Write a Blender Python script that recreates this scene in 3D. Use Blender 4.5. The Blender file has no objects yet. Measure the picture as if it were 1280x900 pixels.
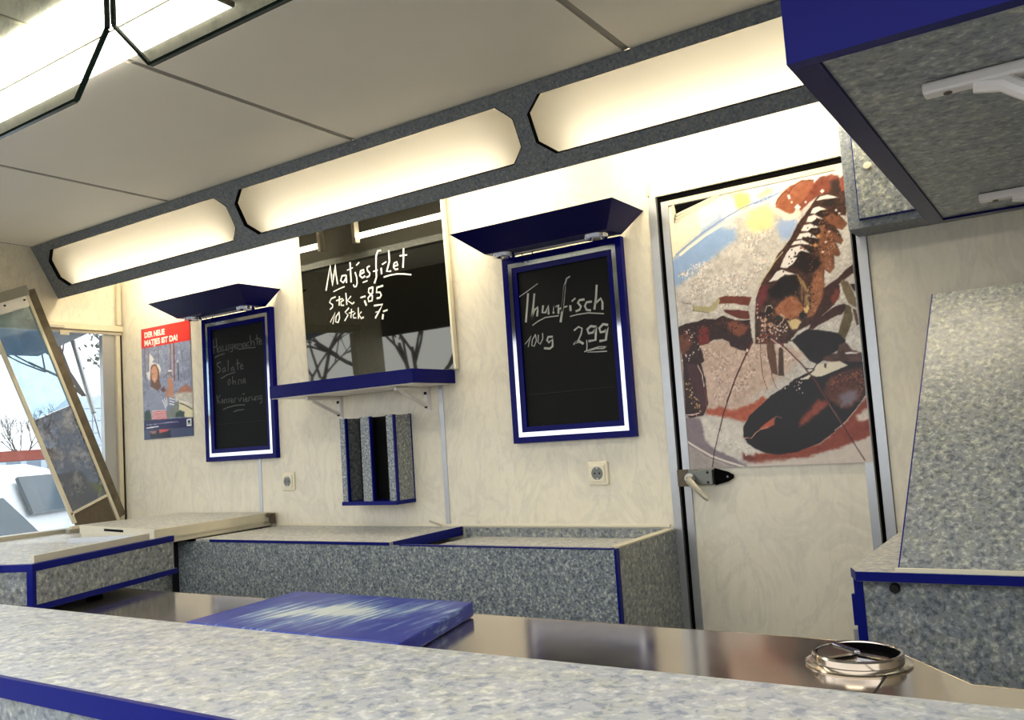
import bpy, bmesh, math, random
import numpy as np
from mathutils import Vector, Matrix
random.seed(7)
SC = bpy.context.scene
COL = SC.collection
# ------------------------------------------------------------ camera, sky, exposure
cam_d = bpy.data.cameras.new('camera')
cam = bpy.data.objects.new('camera', cam_d); COL.objects.link(cam)
R_, U_, F_ = ((0.831484, 0.551572, -0.066353), (0.102644, -0.035147, 0.994097), (-0.545984, 0.833386, 0.08584))
cam.matrix_world = Matrix(((R_[0],U_[0],-F_[0],0),(R_[1],U_[1],-F_[1],-2.75),(R_[2],U_[2],-F_[2],1.15),(0,0,0,1)))
cam_d.sensor_width = 36; cam_d.lens = 30.288; cam_d.clip_start = .02; cam_d.clip_end = 400
SC.camera = cam
SC.view_settings.view_transform = 'Standard'; SC.view_settings.look = 'None'
SC.view_settings.gamma = 1; SC.view_settings.exposure = 0.4; SC.view_settings.use_curve_mapping = False
w = bpy.data.worlds.new('overcast_sky'); SC.world = w; w.use_nodes = True
bg = w.node_tree.nodes['Background']; bg.inputs[0].default_value = (.93,.96,1,1); bg.inputs[1].default_value = 1.9
TUBE = 50.0      # strength of the tubes in the light box
PANEL = 7.0      # strength of the ceiling diffusers

# ------------------------------------------------------------ materials
def srgb(c):
    return tuple(((v/255)/12.92 if v/255 <= .04045 else ((v/255+.055)/1.055)**2.4) for v in c)
def new(name):
    m = bpy.data.materials.new(name); m.use_nodes = True
    nt = m.node_tree; return m, nt, nt.nodes['Principled BSDF']
def spec(b, v):
    b.inputs['Specular IOR Level'].default_value = v
def ramp(nt, fac, stops):
    r = nt.nodes.new('ShaderNodeValToRGB'); nt.links.new(fac, r.inputs[0])
    e = r.color_ramp.elements
    while len(e) < len(stops): e.new(.5)
    for el, (p, c) in zip(e, stops): el.position = p; el.color = (*c, 1)
    return r.outputs[0]
def tex(nt, scale, detail=2, rough=.5, stretch=(1,1,1), dist=0, coord='Object'):
    tc = nt.nodes.new('ShaderNodeTexCoord'); mp = nt.nodes.new('ShaderNodeMapping')
    mp.inputs['Scale'].default_value = stretch
    nt.links.new(tc.outputs[coord], mp.inputs[0])
    n = nt.nodes.new('ShaderNodeTexNoise'); n.inputs['Scale'].default_value = scale
    n.inputs['Detail'].default_value = detail; n.inputs['Roughness'].default_value = rough
    n.inputs['Distortion'].default_value = dist
    nt.links.new(mp.outputs[0], n.inputs['Vector'])
    return n.outputs['Fac']
def mixc(nt, fac, a, b, mode='MIX'):
    m = nt.nodes.new('ShaderNodeMix'); m.data_type = 'RGBA'; m.blend_type = mode
    if isinstance(fac, (int, float)): m.inputs[0].default_value = fac
    else: nt.links.new(fac, m.inputs[0])
    for i, v in ((6, a), (7, b)):
        if isinstance(v, tuple): m.inputs[i].default_value = (*v, 1)
        else: nt.links.new(v, m.inputs[i])
    return m.outputs[2]
def bump(nt, b, h, s, d=.002):
    n = nt.nodes.new('ShaderNodeBump'); n.inputs['Strength'].default_value = s; n.inputs['Distance'].default_value = d
    nt.links.new(h, n.inputs['Height']); nt.links.new(n.outputs[0], b.inputs['Normal'])
def plain(name, rgb, rough=.5, metal=0, sp=.5, var=.12, scale=30):
    m, nt, b = new(name)
    c = srgb(rgb)
    f = tex(nt, scale, 3)
    nt.links.new(mixc(nt, f, tuple(v*(1-var) for v in c), tuple(min(1, v*(1+var)) for v in c)), b.inputs['Base Color'])
    b.inputs['Roughness'].default_value = rough; b.inputs['Metallic'].default_value = metal; spec(b, sp)
    return m
def granite(name, dark, mid, light, scale=85, rough=.32, stretch=(1,1,1)):
    m, nt, b = new(name)
    f = tex(nt, scale, 3, .6, stretch, .4)
    c1 = ramp(nt, f, [(.36, srgb(dark)), (.47, srgb(mid)), (.54, srgb(mid)), (.66, srgb(light))])
    f2 = tex(nt, scale*.45, 2, .5, stretch)
    c2 = ramp(nt, f2, [(.38, (.88,.90,.95)), (.5, (1,1,1)), (.62, (1.0,1.0,.90))])
    nt.links.new(mixc(nt, .8, c1, c2, 'MULTIPLY'), b.inputs['Base Color'])
    b.inputs['Roughness'].default_value = rough; spec(b, .45)
    return m
M = {}
M['granite'] = granite('granite_laminate', (92,98,104), (132,136,136), (180,181,172))
M['granite_fine'] = granite('fine_granite_laminate', (78,88,100), (130,137,140), (194,198,192), 120)
M['granite_sheen'] = granite('granite_painted_sheen', (136,140,150), (176,176,172), (210,207,196), 75, .42)  # same laminate for tops and ledge, sheen and daylight painted in as paler colour
M['granite_dark'] = granite('slate_granite', (96,102,112), (120,126,132), (146,149,150), 110, .5)
# wall laminate with faint marble veins
m, nt, b = new('cream_marbled_laminate')
f = tex(nt, 5, 5, .6, (1,1,.55), 1.6)
c = ramp(nt, f, [(.3, srgb((228,220,198))), (.46, srgb((232,225,205))), (.52, srgb((222,215,197))), (.58, srgb((232,225,205))), (.75, srgb((224,216,195)))])
f2 = tex(nt, 14, 6, .7, (1,1,.4), 2.2)
c2 = ramp(nt, f2, [(.42, (1,1,1)), (.56, (.96,.955,.95)), (.72, (.84,.84,.85))])
nt.links.new(mixc(nt, .8, c, c2, 'MULTIPLY'), b.inputs['Base Color']); b.inputs['Roughness'].default_value = .45; spec(b, .3)
M['wall'] = m
M['ceiling'] = plain('grey_white_ceiling', (236,231,218), .5, 0, .3, .02, 8)
M['seam'] = plain('grey_seam_strip', (140,136,126), .5, 0, .4, .04)
M['blue'] = plain('navy_gloss', (2,3,92), .25, 0, .10, .08, 12)
M['bluecanopy'] = plain('deep_navy', (3,4,72), .3, 0, .10, .08, 12)
M['blue_edge'] = plain('blue_edging', (8,18,104), .4, 0, .15, .08)
M['alu'] = plain('brushed_aluminium', (186,188,190), .38, .75, .5, .05, 60)
M['alu_old'] = plain('aged_aluminium', (176,170,152), .45, .35, .5, .1, 40)
M['alu_beige'] = plain('beige_profile', (208,200,176), .45, .15, .5, .06, 30)
M['chrome'] = plain('chrome', (205,207,214), .08, 1, .5, .02)
M['black'] = plain('black_gap', (5,5,6), .8, 0, .05)
M['rubber'] = plain('black_rubber', (18,18,18), .6, 0, .3)
M['slate'] = plain('chalkboard_black', (9,10,10), .55, 0, .15, .3, 5)
M['chalk'] = plain('white_chalk', (236,236,228), .9, 0, .2, .06, 200)
M['chalk_grey'] = plain('grey_chalk', (172,174,168), .9, 0, .2, .1, 200)
M['chalk_faint'] = plain('faint_chalk', (88,92,90), .9, 0, .2, .25, 220)
M['plastic'] = plain('cream_plastic', (228,220,194), .35, 0, .5, .03)
M['white_plastic'] = plain('white_plastic', (226,220,214), .3, 0, .5, .03)
M['gunmetal'] = plain('grey_cast_metal', (118,120,114), .42, .8, .5, .1)
M['rust'] = plain('rusty_steel', (98,88,74), .6, .4, .4, .3, 60)
M['green_rim'] = plain('green_acrylic_edge', (26,46,38), .2, 0, .5, .2)
M['marbled'] = plain('brown_marbled_edge', (92,84,68), .6, 0, .3, .7, 22)
M['paint_white'] = plain('white_car_paint', (236,240,244), .2, 0, .5, .01)
M['carglass'] = plain('dark_car_glass', (62,76,86), .1, 0, .6, .3, 3)
M['tyre'] = plain('tyre_rubber', (28,28,30), .8)
M['asphalt'] = plain('asphalt', (112,112,112), .9, 0, .3, .2, 4)
M['bark'] = plain('grey_bark', (104,98,94), .9, 0, .2, .2, 9)
M['foliage'] = plain('grey_green_foliage', (120,128,116), .9, 0, .2, .3, 5)
M['pale_panel'] = plain('pale_blue_panel', (206,220,232), .5, 0, .3, .03, 2)
M['yellow'] = plain('yellow_green_paint', (214,216,74), .5)
M['brick'] = plain('red_brick_wall', (168,96,84), .8, 0, .2, .2, 6)
M['zinc'] = plain('zinc_fascia', (150,162,178), .4, .4)
M['floor'] = plain('grey_vinyl_floor', (110,108,104), .6, 0, .3, .15, 20)
M['body'] = plain('white_trailer_skin', (225,226,226), .4)
M['hatch'] = plain('blue_grey_hatch', (120,134,152), .4, .2)
M['flap'] = plain('dark_flap_underside', (60,60,58), .6)
# steel, brushed and stained
m, nt, b = new('stained_stainless_steel')
f = tex(nt, 5, 2, .5); f2 = tex(nt, 160, 2, .5, (.06,1,1))
nt.links.new(mixc(nt, f, srgb((186,172,156)), srgb((222,214,202))), b.inputs['Base Color'])
b.inputs['Metallic'].default_value = .95
r = nt.nodes.new('ShaderNodeMapRange'); r.inputs[3].default_value = .07; r.inputs[4].default_value = .2
nt.links.new(f, r.inputs[0]); nt.links.new(r.outputs[0], b.inputs['Roughness']); bump(nt, b, f2, .05, .0005)
M['steel'] = m
# cutting board: blue plastic, worn pale in the middle
m, nt, b = new('worn_blue_cutting_board')
tc = nt.nodes.new('ShaderNodeTexCoord')
mp = nt.nodes.new('ShaderNodeMapping'); mp.inputs['Location'].default_value = (.02,.0,0); mp.inputs['Rotation'].default_value = (0,0,-.12); mp.inputs['Scale'].default_value = (1.7,2.9,0)
nt.links.new(tc.outputs['Object'], mp.inputs[0])
ln = nt.nodes.new('ShaderNodeVectorMath'); ln.operation = 'LENGTH'; nt.links.new(mp.outputs[0], ln.inputs[0])
st = tex(nt, 70, 3, .6, (1,.10,1)); st2 = tex(nt, 9, 4, .6)
a1 = nt.nodes.new('ShaderNodeMath'); a1.operation = 'MULTIPLY_ADD'; nt.links.new(st, a1.inputs[0]); a1.inputs[1].default_value = 1.25; nt.links.new(ln.outputs['Value'], a1.inputs[2])
a2 = nt.nodes.new('ShaderNodeMath'); a2.operation = 'MULTIPLY_ADD'; nt.links.new(st2, a2.inputs[0]); a2.inputs[1].default_value = .8; nt.links.new(a1.outputs[0], a2.inputs[2])
cc = ramp(nt, a2.outputs[0], [(0, srgb((176,196,200))), (.5, srgb((168,190,198)))])
rr = nt.nodes.new('ShaderNodeValToRGB'); nt.links.new(a2.outputs[0], rr.inputs[0])
sc_ = nt.nodes.new('ShaderNodeMath'); sc_.operation = 'MULTIPLY'; sc_.inputs[1].default_value = .5; nt.links.new(a2.outputs[0], sc_.inputs[0])
cc = ramp(nt, sc_.outputs[0], [(.54, srgb((206,214,208))), (.62, srgb((120,146,186))), (.72, srgb((40,62,152))), (.9, srgb((22,40,142)))])
nt.nodes.remove(rr)
nt.links.new(cc, b.inputs['Base Color']); b.inputs['Roughness'].default_value = .35
M['cutting'] = m
# black mirror glass
m, nt, b = new('black_mirror_glass')
b.inputs['Base Color'].default_value = (.004,.004,.003,1); b.inputs['Roughness'].default_value = .03
g = nt.nodes.new('ShaderNodeBsdfGlossy'); g.inputs[0].default_value = (.72,.70,.56,1); g.inputs[1].default_value = .015
lw = nt.nodes.new('ShaderNodeFresnel'); lw.inputs[0].default_value = 1.95
nf = tex(nt, 3, 2)
ms = nt.nodes.new('ShaderNodeMixShader'); nt.links.new(lw.outputs[0], ms.inputs[0]); nt.links.new(b.outputs[0], ms.inputs[1]); nt.links.new(g.outputs[0], ms.inputs[2])
nt.links.new(ms.outputs[0], nt.nodes['Material Output'].inputs[0])
M['mirror'] = m
# diffuser: milky translucent sheet
def milky(name, tint, tr=.75):
    m, nt, b = new(name)
    b.inputs['Base Color'].default_value = (*tint, 1); b.inputs['Roughness'].default_value = .12; spec(b, .35)
    t = nt.nodes.new('ShaderNodeBsdfTranslucent'); t.inputs[0].default_value = (*tint, 1)
    ms = nt.nodes.new('ShaderNodeMixShader'); ms.inputs[0].default_value = tr
    nt.links.new(b.outputs[0], ms.inputs[1]); nt.links.new(t.outputs[0], ms.inputs[2]); nt.links.new(ms.outputs[0], nt.nodes['Material Output'].inputs[0])
    return m
M['milky'] = milky('milky_acrylic', (.23,.225,.21))
def emis(name, col, s):
    m, nt, b = new(name); b.inputs['Base Color'].default_value = (*col, 1)
    b.inputs['Emission Color'].default_value = (*col, 1); b.inputs['Emission Strength'].default_value = s
    return m
M['tube'] = emis('warm_tube', (1,.88,.66), TUBE)
M['panel'] = emis('ceiling_diffuser', (1,.96,.84), PANEL)
def glass(name, tint, gl=.12, dirt=.1, dirtcol=(.5,.5,.46), sc=14, rough=.02):
    m, nt, b = new(name); nt.nodes.remove(b)
    t = nt.nodes.new('ShaderNodeBsdfTransparent'); t.inputs[0].default_value = (*tint, 1)
    g = nt.nodes.new('ShaderNodeBsdfGlossy'); g.inputs[1].default_value = rough
    d = nt.nodes.new('ShaderNodeBsdfDiffuse'); d.inputs[0].default_value = (*dirtcol, 1)
    lwt = nt.nodes.new('ShaderNodeLayerWeight'); fr = nt.nodes.new('ShaderNodeMath'); fr.operation = 'POWER'; fr.inputs[1].default_value = 4; nt.links.new(lwt.outputs['Facing'], fr.inputs[0])
    fr2 = nt.nodes.new('ShaderNodeMath'); fr2.operation = 'MULTIPLY_ADD'; fr2.inputs[1].default_value = .7; fr2.inputs[2].default_value = gl*.25; nt.links.new(fr.outputs[0], fr2.inputs[0]); fr = fr2
    m1 = nt.nodes.new('ShaderNodeMixShader'); nt.links.new(fr.outputs[0], m1.inputs[0]); nt.links.new(t.outputs[0], m1.inputs[1]); nt.links.new(g.outputs[0], m1.inputs[2])
    f = tex(nt, sc, 6, .7)
    rr = nt.nodes.new('ShaderNodeMapRange'); rr.inputs[1].default_value = .5; rr.inputs[2].default_value = .75; rr.inputs[3].default_value = dirt*.4; rr.inputs[4].default_value = min(1, dirt*3)
    nt.links.new(f, rr.inputs[0])
    m2 = nt.nodes.new('ShaderNodeMixShader'); nt.links.new(rr.outputs[0], m2.inputs[0]); nt.links.new(m1.outputs[0], m2.inputs[1]); nt.links.new(d.outputs[0], m2.inputs[2])
    nt.links.new(m2.outputs[0], nt.nodes['Material Output'].inputs[0])
    return m
M['glass_plate'] = glass('dusty_acrylic', (.93,.95,.90), .1, .12, (.62,.62,.54))
M['window_glass'] = glass('window_glass', (.92,.95,.96), .1, .04)
M['sash_glass'] = glass('bluish_sash_glass', (.72,.84,.92), .14, .10, (.55,.66,.76), 6)
M['smoky'] = glass('smoky_scratched_acrylic', (.32,.35,.40), .14, .5, (.45,.46,.48), 9, .06)
def vcol(name, rough=.35):
    m, nt, b = new(name)
    a = nt.nodes.new('ShaderNodeVertexColor'); a.layer_name = 'print'
    nt.links.new(a.outputs[0], b.inputs['Base Color']); b.inputs['Roughness'].default_value = rough; spec(b, .4)
    return m
M['print'] = vcol('printed_paper')

# ------------------------------------------------------------ mesh helpers
class MB:
    def __init__(s): s.v = []; s.f = []
    def add(s, vs, fs):
        n = len(s.v); s.v += [tuple(p) for p in vs]; s.f += [tuple(n+i for i in q) for q in fs]; return s
    def box(s, x0, x1, y0, y1, z0, z1):
        return s.add([(x0,y0,z0),(x1,y0,z0),(x1,y1,z0),(x0,y1,z0),(x0,y0,z1),(x1,y0,z1),(x1,y1,z1),(x0,y1,z1)],
                     [(0,3,2,1),(4,5,6,7),(0,1,5,4),(1,2,6,5),(2,3,7,6),(3,0,4,7)])
    def hexa(s, a, b):      # two quads of 4 points, joined
        return s.add(list(a)+list(b), [(3,2,1,0),(4,5,6,7),(0,1,5,4),(1,2,6,5),(2,3,7,6),(3,0,4,7)])
    def prism(s, pts, d):   # polygon of 3-D points extruded by vector d
        n = len(pts); d = Vector(d); P = [Vector(p) for p in pts]
        return s.add(P+[p+d for p in P], [tuple(range(n-1,-1,-1)), tuple(range(n, 2*n))]+[(i,(i+1)%n,n+(i+1)%n,n+i) for i in range(n)])
    def tube(s, pts, r, n=8, cap=True):
        P = [Vector(p) for p in pts]; rs = r if isinstance(r, (list, tuple)) else [r]*len(P)
        rings = []; up = None
        for i, p in enumerate(P):
            t = (P[min(i+1, len(P)-1)]-P[max(i-1, 0)]).normalized()
            if up is None: up = Vector((0,0,1)) if abs(t.z) < .9 else Vector((1,0,0))
            a = t.cross(up).normalized(); bb = a.cross(t).normalized(); up = bb
            rings.append([p+(a*math.cos(2*math.pi*k/n)+bb*math.sin(2*math.pi*k/n))*rs[i] for k in range(n)])
        vs = [q for rg in rings for q in rg]; fs = []
        for i in range(len(P)-1):
            for k in range(n): fs.append((i*n+k, i*n+(k+1)%n, (i+1)*n+(k+1)%n, (i+1)*n+k))
        if cap: fs += [tuple(range(n-1,-1,-1)), tuple(range((len(P)-1)*n, len(P)*n))]
        return s.add(vs, fs)
    def lathe(s, prof, c, n=28, axis='z', cap=False):
        vs = []
        for r, h in prof:
            for k in range(n):
                a = 2*math.pi*k/n; x, y = r*math.cos(a), r*math.sin(a)
                vs.append({'z':(c[0]+x,c[1]+y,c[2]+h),'y':(c[0]+x,c[1]+h,c[2]+y),'x':(c[0]+h,c[1]+x,c[2]+y)}[axis])
        fs = [(i*n+k, i*n+(k+1)%n, (i+1)*n+(k+1)%n, (i+1)*n+k) for i in range(len(prof)-1) for k in range(n)]
        if cap: fs += [tuple(range(n)), tuple(range((len(prof)-1)*n, len(prof)*n))]
        return s.add(vs, fs)
def link(name, mb, mat, parent=None, bevel=0, smooth=False, base=None):
    vs = mb.v
    if parent is not None:
        off = Vector((0,0,0)); p = parent
        while p is not None: off += p.location; p = p.parent
        loc = Vector((0,0,0))
        if base: loc = Vector(base)-off; off = Vector(base)
    else:
        xs, ys, zs = zip(*vs)
        off = Vector(base) if base else Vector(((min(xs)+max(xs))/2, (min(ys)+max(ys))/2, min(zs))); loc = off.copy()
    me = bpy.data.meshes.new(name); me.from_pydata([tuple(Vector(v)-off) for v in vs], [], mb.f)
    bm = bmesh.new(); bm.from_mesh(me); bmesh.ops.recalc_face_normals(bm, faces=bm.faces)
    bm.to_mesh(me); bm.free()
    if smooth:
        for p in me.polygons: p.use_smooth = True
    me.materials.append(M[mat] if isinstance(mat, str) else mat)
    o = bpy.data.objects.new(name, me); COL.objects.link(o); o.location = loc
    if parent is not None: o.parent = parent
    if bevel:
        b = o.modifiers.new('bevel', 'BEVEL'); b.width = bevel; b.segments = 2; b.limit_method = 'ANGLE'
    if smooth:
        try: me.set_sharp_from_angle(angle=math.radians(35))
        except Exception: pass
    return o
def B(*a): return MB().box(*a)
def tag(o, label=None, cat=None, group=None, kind=None):
    if label: o['label'] = label
    if cat: o['category'] = cat
    if group: o['group'] = group
    if kind: o['kind'] = kind
    return o
def thing(name, label, cat, loc, group=None):
    o = bpy.data.objects.new(name, None); o.empty_display_size = .05; COL.objects.link(o); o.location = loc
    return tag(o, label, cat, group)
def struct(name, mb, mat, label=None, **k):
    return tag(link(name, mb, mat, **k), label, None, None, 'structure')
def ribbon(mb, pts, w, y, x0, z0, t=.0006):   # one chalk stroke on a board facing -y
    P = [Vector((x0+p[0]/1000, z0+p[1]/1000)) for p in pts]; n = len(P); L = []; Rr = []
    for i, p in enumerate(P):
        a = (P[min(i+1,n-1)]-P[max(i-1,0)]);
        if a.length < 1e-6: a = Vector((1,0))
        a.normalize(); nn = Vector((-a.y, a.x))*w/2
        e = a*w*.3*(-1 if i == 0 else (1 if i == n-1 else 0))
        L.append(p+nn+e); Rr.append(p-nn+e)
    vs = [(q.x, y, q.y) for q in L+Rr]+[(q.x, y-t, q.y) for q in L+Rr]; fs = []
    for i in range(n-1):
        fs += [(i,i+1,n+i+1,n+i),(2*n+i,3*n+i,3*n+i+1,2*n+i+1),(i,2*n+i,2*n+i+1,i+1),(n+i,n+i+1,3*n+i+1,3*n+i)]
    fs += [(0,n,3*n,2*n),(n-1,3*n-1,4*n-1,2*n-1)]
    mb.add(vs, fs)

# ------------------------------------------------------------ traced data (millimetres on each board or poster)
WRITE_MENU=[(9,[(146,419),(162,467),(183,523),(184,472),(186,433),(200,479),(213,522),(213,477),(218,437)]),(9,[(269,466),(248,467),(238,447),(252,436),(268,451),(273,466),(272,435)]),(9,[(301,516),(300,476),(299,433)]),(5,[(282,486),(314,492)]),(8,[(327,469),(333,449),(334,423),(326,408),(315,409),(312,417)]),(6,[(337,499),(353,508)]),(9,[(355,457),(378,462),(377,473),(359,471),(352,452),(365,440),(380,444)]),(8,[(411,483),(397,480),(398,466),(411,451),(405,441),(391,439)]),(9,[(480,539),(464,539),(453,518),(448,477),(446,431),(433,408)]),(6,[(431,457),(455,459)]),(9,[(476,463),(476,441)]),(6,[(485,479),(506,486)]),(9,[(525,529),(524,485),(505,445),(527,443)]),(8,[(546,460),(569,462),(564,476),(549,473),(544,456),(554,445),(566,446)]),(9,[(605,524),(602,489),(595,449)]),(6,[(584,498),(621,496)]),(6,[(191,406),(224,413),(257,418)]),(6,[(368,420),(392,423)]),(7,[(487,424),(523,427),(560,426),(597,420),(634,411)]),(8,[(198,381),(174,378),(161,362),(180,349),(177,338),(162,332)]),(8,[(223,379),(218,342)]),(6,[(204,364),(241,368)]),(8,[(246,361),(230,355),(229,340),(245,338)]),(8,[(263,387),(264,339)]),(7,[(290,370),(269,356),(296,337)]),(7,[(299,338),(307,342)]),(8,[(348,357),(374,359)]),(11,[(369,339),(376,321)]),(9,[(420,391),(399,389),(394,374),(415,354),(411,335),(392,334),(389,349),(417,368),(421,389)]),(9,[(476,389),(444,386),(439,366),(459,364),(465,351),(456,341),(440,341)]),(7,[(158,276),(190,314),(172,266)]),(8,[(214,311),(194,295),(190,272),(204,267),(215,287),(214,311)]),(8,[(273,321),(250,307),(266,292),(245,271)]),(7,[(289,314),(282,279)]),(5,[(272,300),(301,303)]),(7,[(309,295),(295,288),(298,275),(312,274)]),(7,[(329,315),(325,270)]),(6,[(345,295),(330,285),(343,266)]),(9,[(348,269),(354,271)]),(9,[(421,312),(468,311),(447,286),(423,260)]),(5,[(426,283),(450,285)]),(11,[(466,267),(462,251)]),(8,[(470,281),(491,284)])]
WRITE_RIGHT=[(3,[(61,555),(88,566),(145,592)]),(8,[(100,560),(92,512),(82,456)]),(8,[(128,555),(119,508),(109,467)]),(8,[(109,467),(123,495),(139,504),(137,489),(133,472)]),(8,[(162,505),(157,481),(171,479),(185,503),(184,473)]),(8,[(205,473),(212,499),(208,480)]),(8,[(211,493),(228,499),(226,469)]),(6,[(284,597),(271,592),(261,568),(251,518),(242,475)]),(9,[(261,568),(246,490),(233,437)]),(5,[(231,485),(264,490)]),(9,[(278,489),(278,473)]),(6,[(287,506),(300,514)]),(8,[(336,505),(318,505),(310,497),(322,481),(315,470),(301,467)]),(8,[(365,493),(346,493),(338,481),(344,466),(359,462)]),(8,[(392,548),(386,506),(376,465)]),(8,[(382,485),(405,499),(410,483),(408,460)]),(4,[(111,439),(136,451),(169,461),(225,460)]),(4,[(275,451),(305,454),(349,454),(411,443)]),(3,[(72,372),(88,386),(101,401),(92,382),(85,360)]),(4,[(119,401),(105,384),(101,363),(111,359),(123,380),(120,403)]),(4,[(133,399),(129,372),(138,364),(151,383),(152,403)]),(8,[(192,386),(175,387),(169,375),(176,366),(193,376),(191,350),(178,343),(156,347)]),(6,[(287,398),(306,409),(320,401),(315,383),(302,361),(281,348)]),(9,[(288,353),(306,355),(319,346)]),(9,[(376,400),(356,405),(341,395),(345,380),(363,381),(377,399),(371,353),(345,352)]),(9,[(423,401),(406,406),(390,393),(393,378),(410,379),(423,395),(412,348),(389,347)]),(4,[(335,356),(335,336),(332,320)]),(4,[(323,316),(347,321),(382,327),(413,324)]),(4,[(413,324),(399,319),(369,322),(333,313),(372,310),(412,308)])]
WRITE_LEFT=[(4,[(69,601),(69,532)]),(4,[(91,605),(98,537)]),(4,[(67,560),(100,568)]),(4,[(120,560),(103,551),(104,534),(120,539),(124,560),(133,533)]),(4,[(138,564),(143,537),(163,542),(164,565),(170,536)]),(4,[(191,564),(177,557),(191,545),(176,536)]),(4,[(214,563),(198,557),(199,542),(215,547),(216,563),(212,529),(196,526)]),(4,[(223,548),(243,553),(236,562),(225,554),(230,539),(245,541)]),(4,[(250,536),(252,560),(267,557),(266,538),(268,557),(281,557),(282,538)]),(4,[(300,560),(287,549),(293,538),(305,545),(306,559),(312,539)]),(4,[(331,560),(319,554),(318,541),(333,542)]),(4,[(342,589),(347,539),(356,561),(367,559),(370,539)]),(4,[(390,586),(392,539)]),(4,[(378,567),(408,569)]),(4,[(407,549),(423,553),(417,563),(405,557),(408,539),(424,541)]),(4,[(76,511),(109,519),(150,523)]),(4,[(254,532),(316,532),(377,528)]),(4,[(121,484),(91,480),(94,468),(115,453),(113,440),(92,433)]),(4,[(147,454),(129,446),(135,432),(149,441),(150,454),(154,433)]),(4,[(176,486),(173,434)]),(4,[(211,451),(195,445),(197,432),(213,440),(213,452),(219,431)]),(4,[(244,484),(246,434)]),(4,[(234,462),(259,466)]),(4,[(264,445),(284,451),(274,460),(263,451),(267,434),(285,438)]),(4,[(117,403),(168,418),(224,424)]),(4,[(181,394),(166,382),(174,366),(188,378),(181,394)]),(4,[(203,405),(204,366),(213,384),(223,382),(224,366)]),(4,[(244,364),(246,385),(264,384),(269,365)]),(4,[(279,374),(299,380),(290,389),(280,383),(284,367),(301,369)]),(4,[(80,324),(87,283)]),(4,[(106,322),(84,303),(105,283)]),(4,[(122,300),(114,290),(123,282),(130,291),(122,300)]),(4,[(137,280),(138,299),(153,298),(154,282)]),(4,[(177,301),(165,297),(175,288),(165,281)]),(4,[(184,287),(200,292),(193,300),(184,293),(190,279),(203,282)]),(4,[(211,278),(212,297),(224,299)]),(4,[(240,296),(250,280),(263,298)]),(4,[(277,297),(279,277)]),(4,[(273,314),(286,315)]),(4,[(289,284),(305,289),(298,296),(289,290),(294,276),(307,279)]),(4,[(316,277),(317,295),(329,296)]),(4,[(336,295),(339,280),(353,282),(355,297),(358,279)]),(4,[(365,276),(366,296),(380,297),(383,278)]),(4,[(406,298),(393,294),(393,281),(407,285),(408,298),(407,265),(392,262)]),(4,[(126,250),(158,258),(222,264),(284,262)]),(4,[(202,234),(236,240),(275,240)])]
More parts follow.
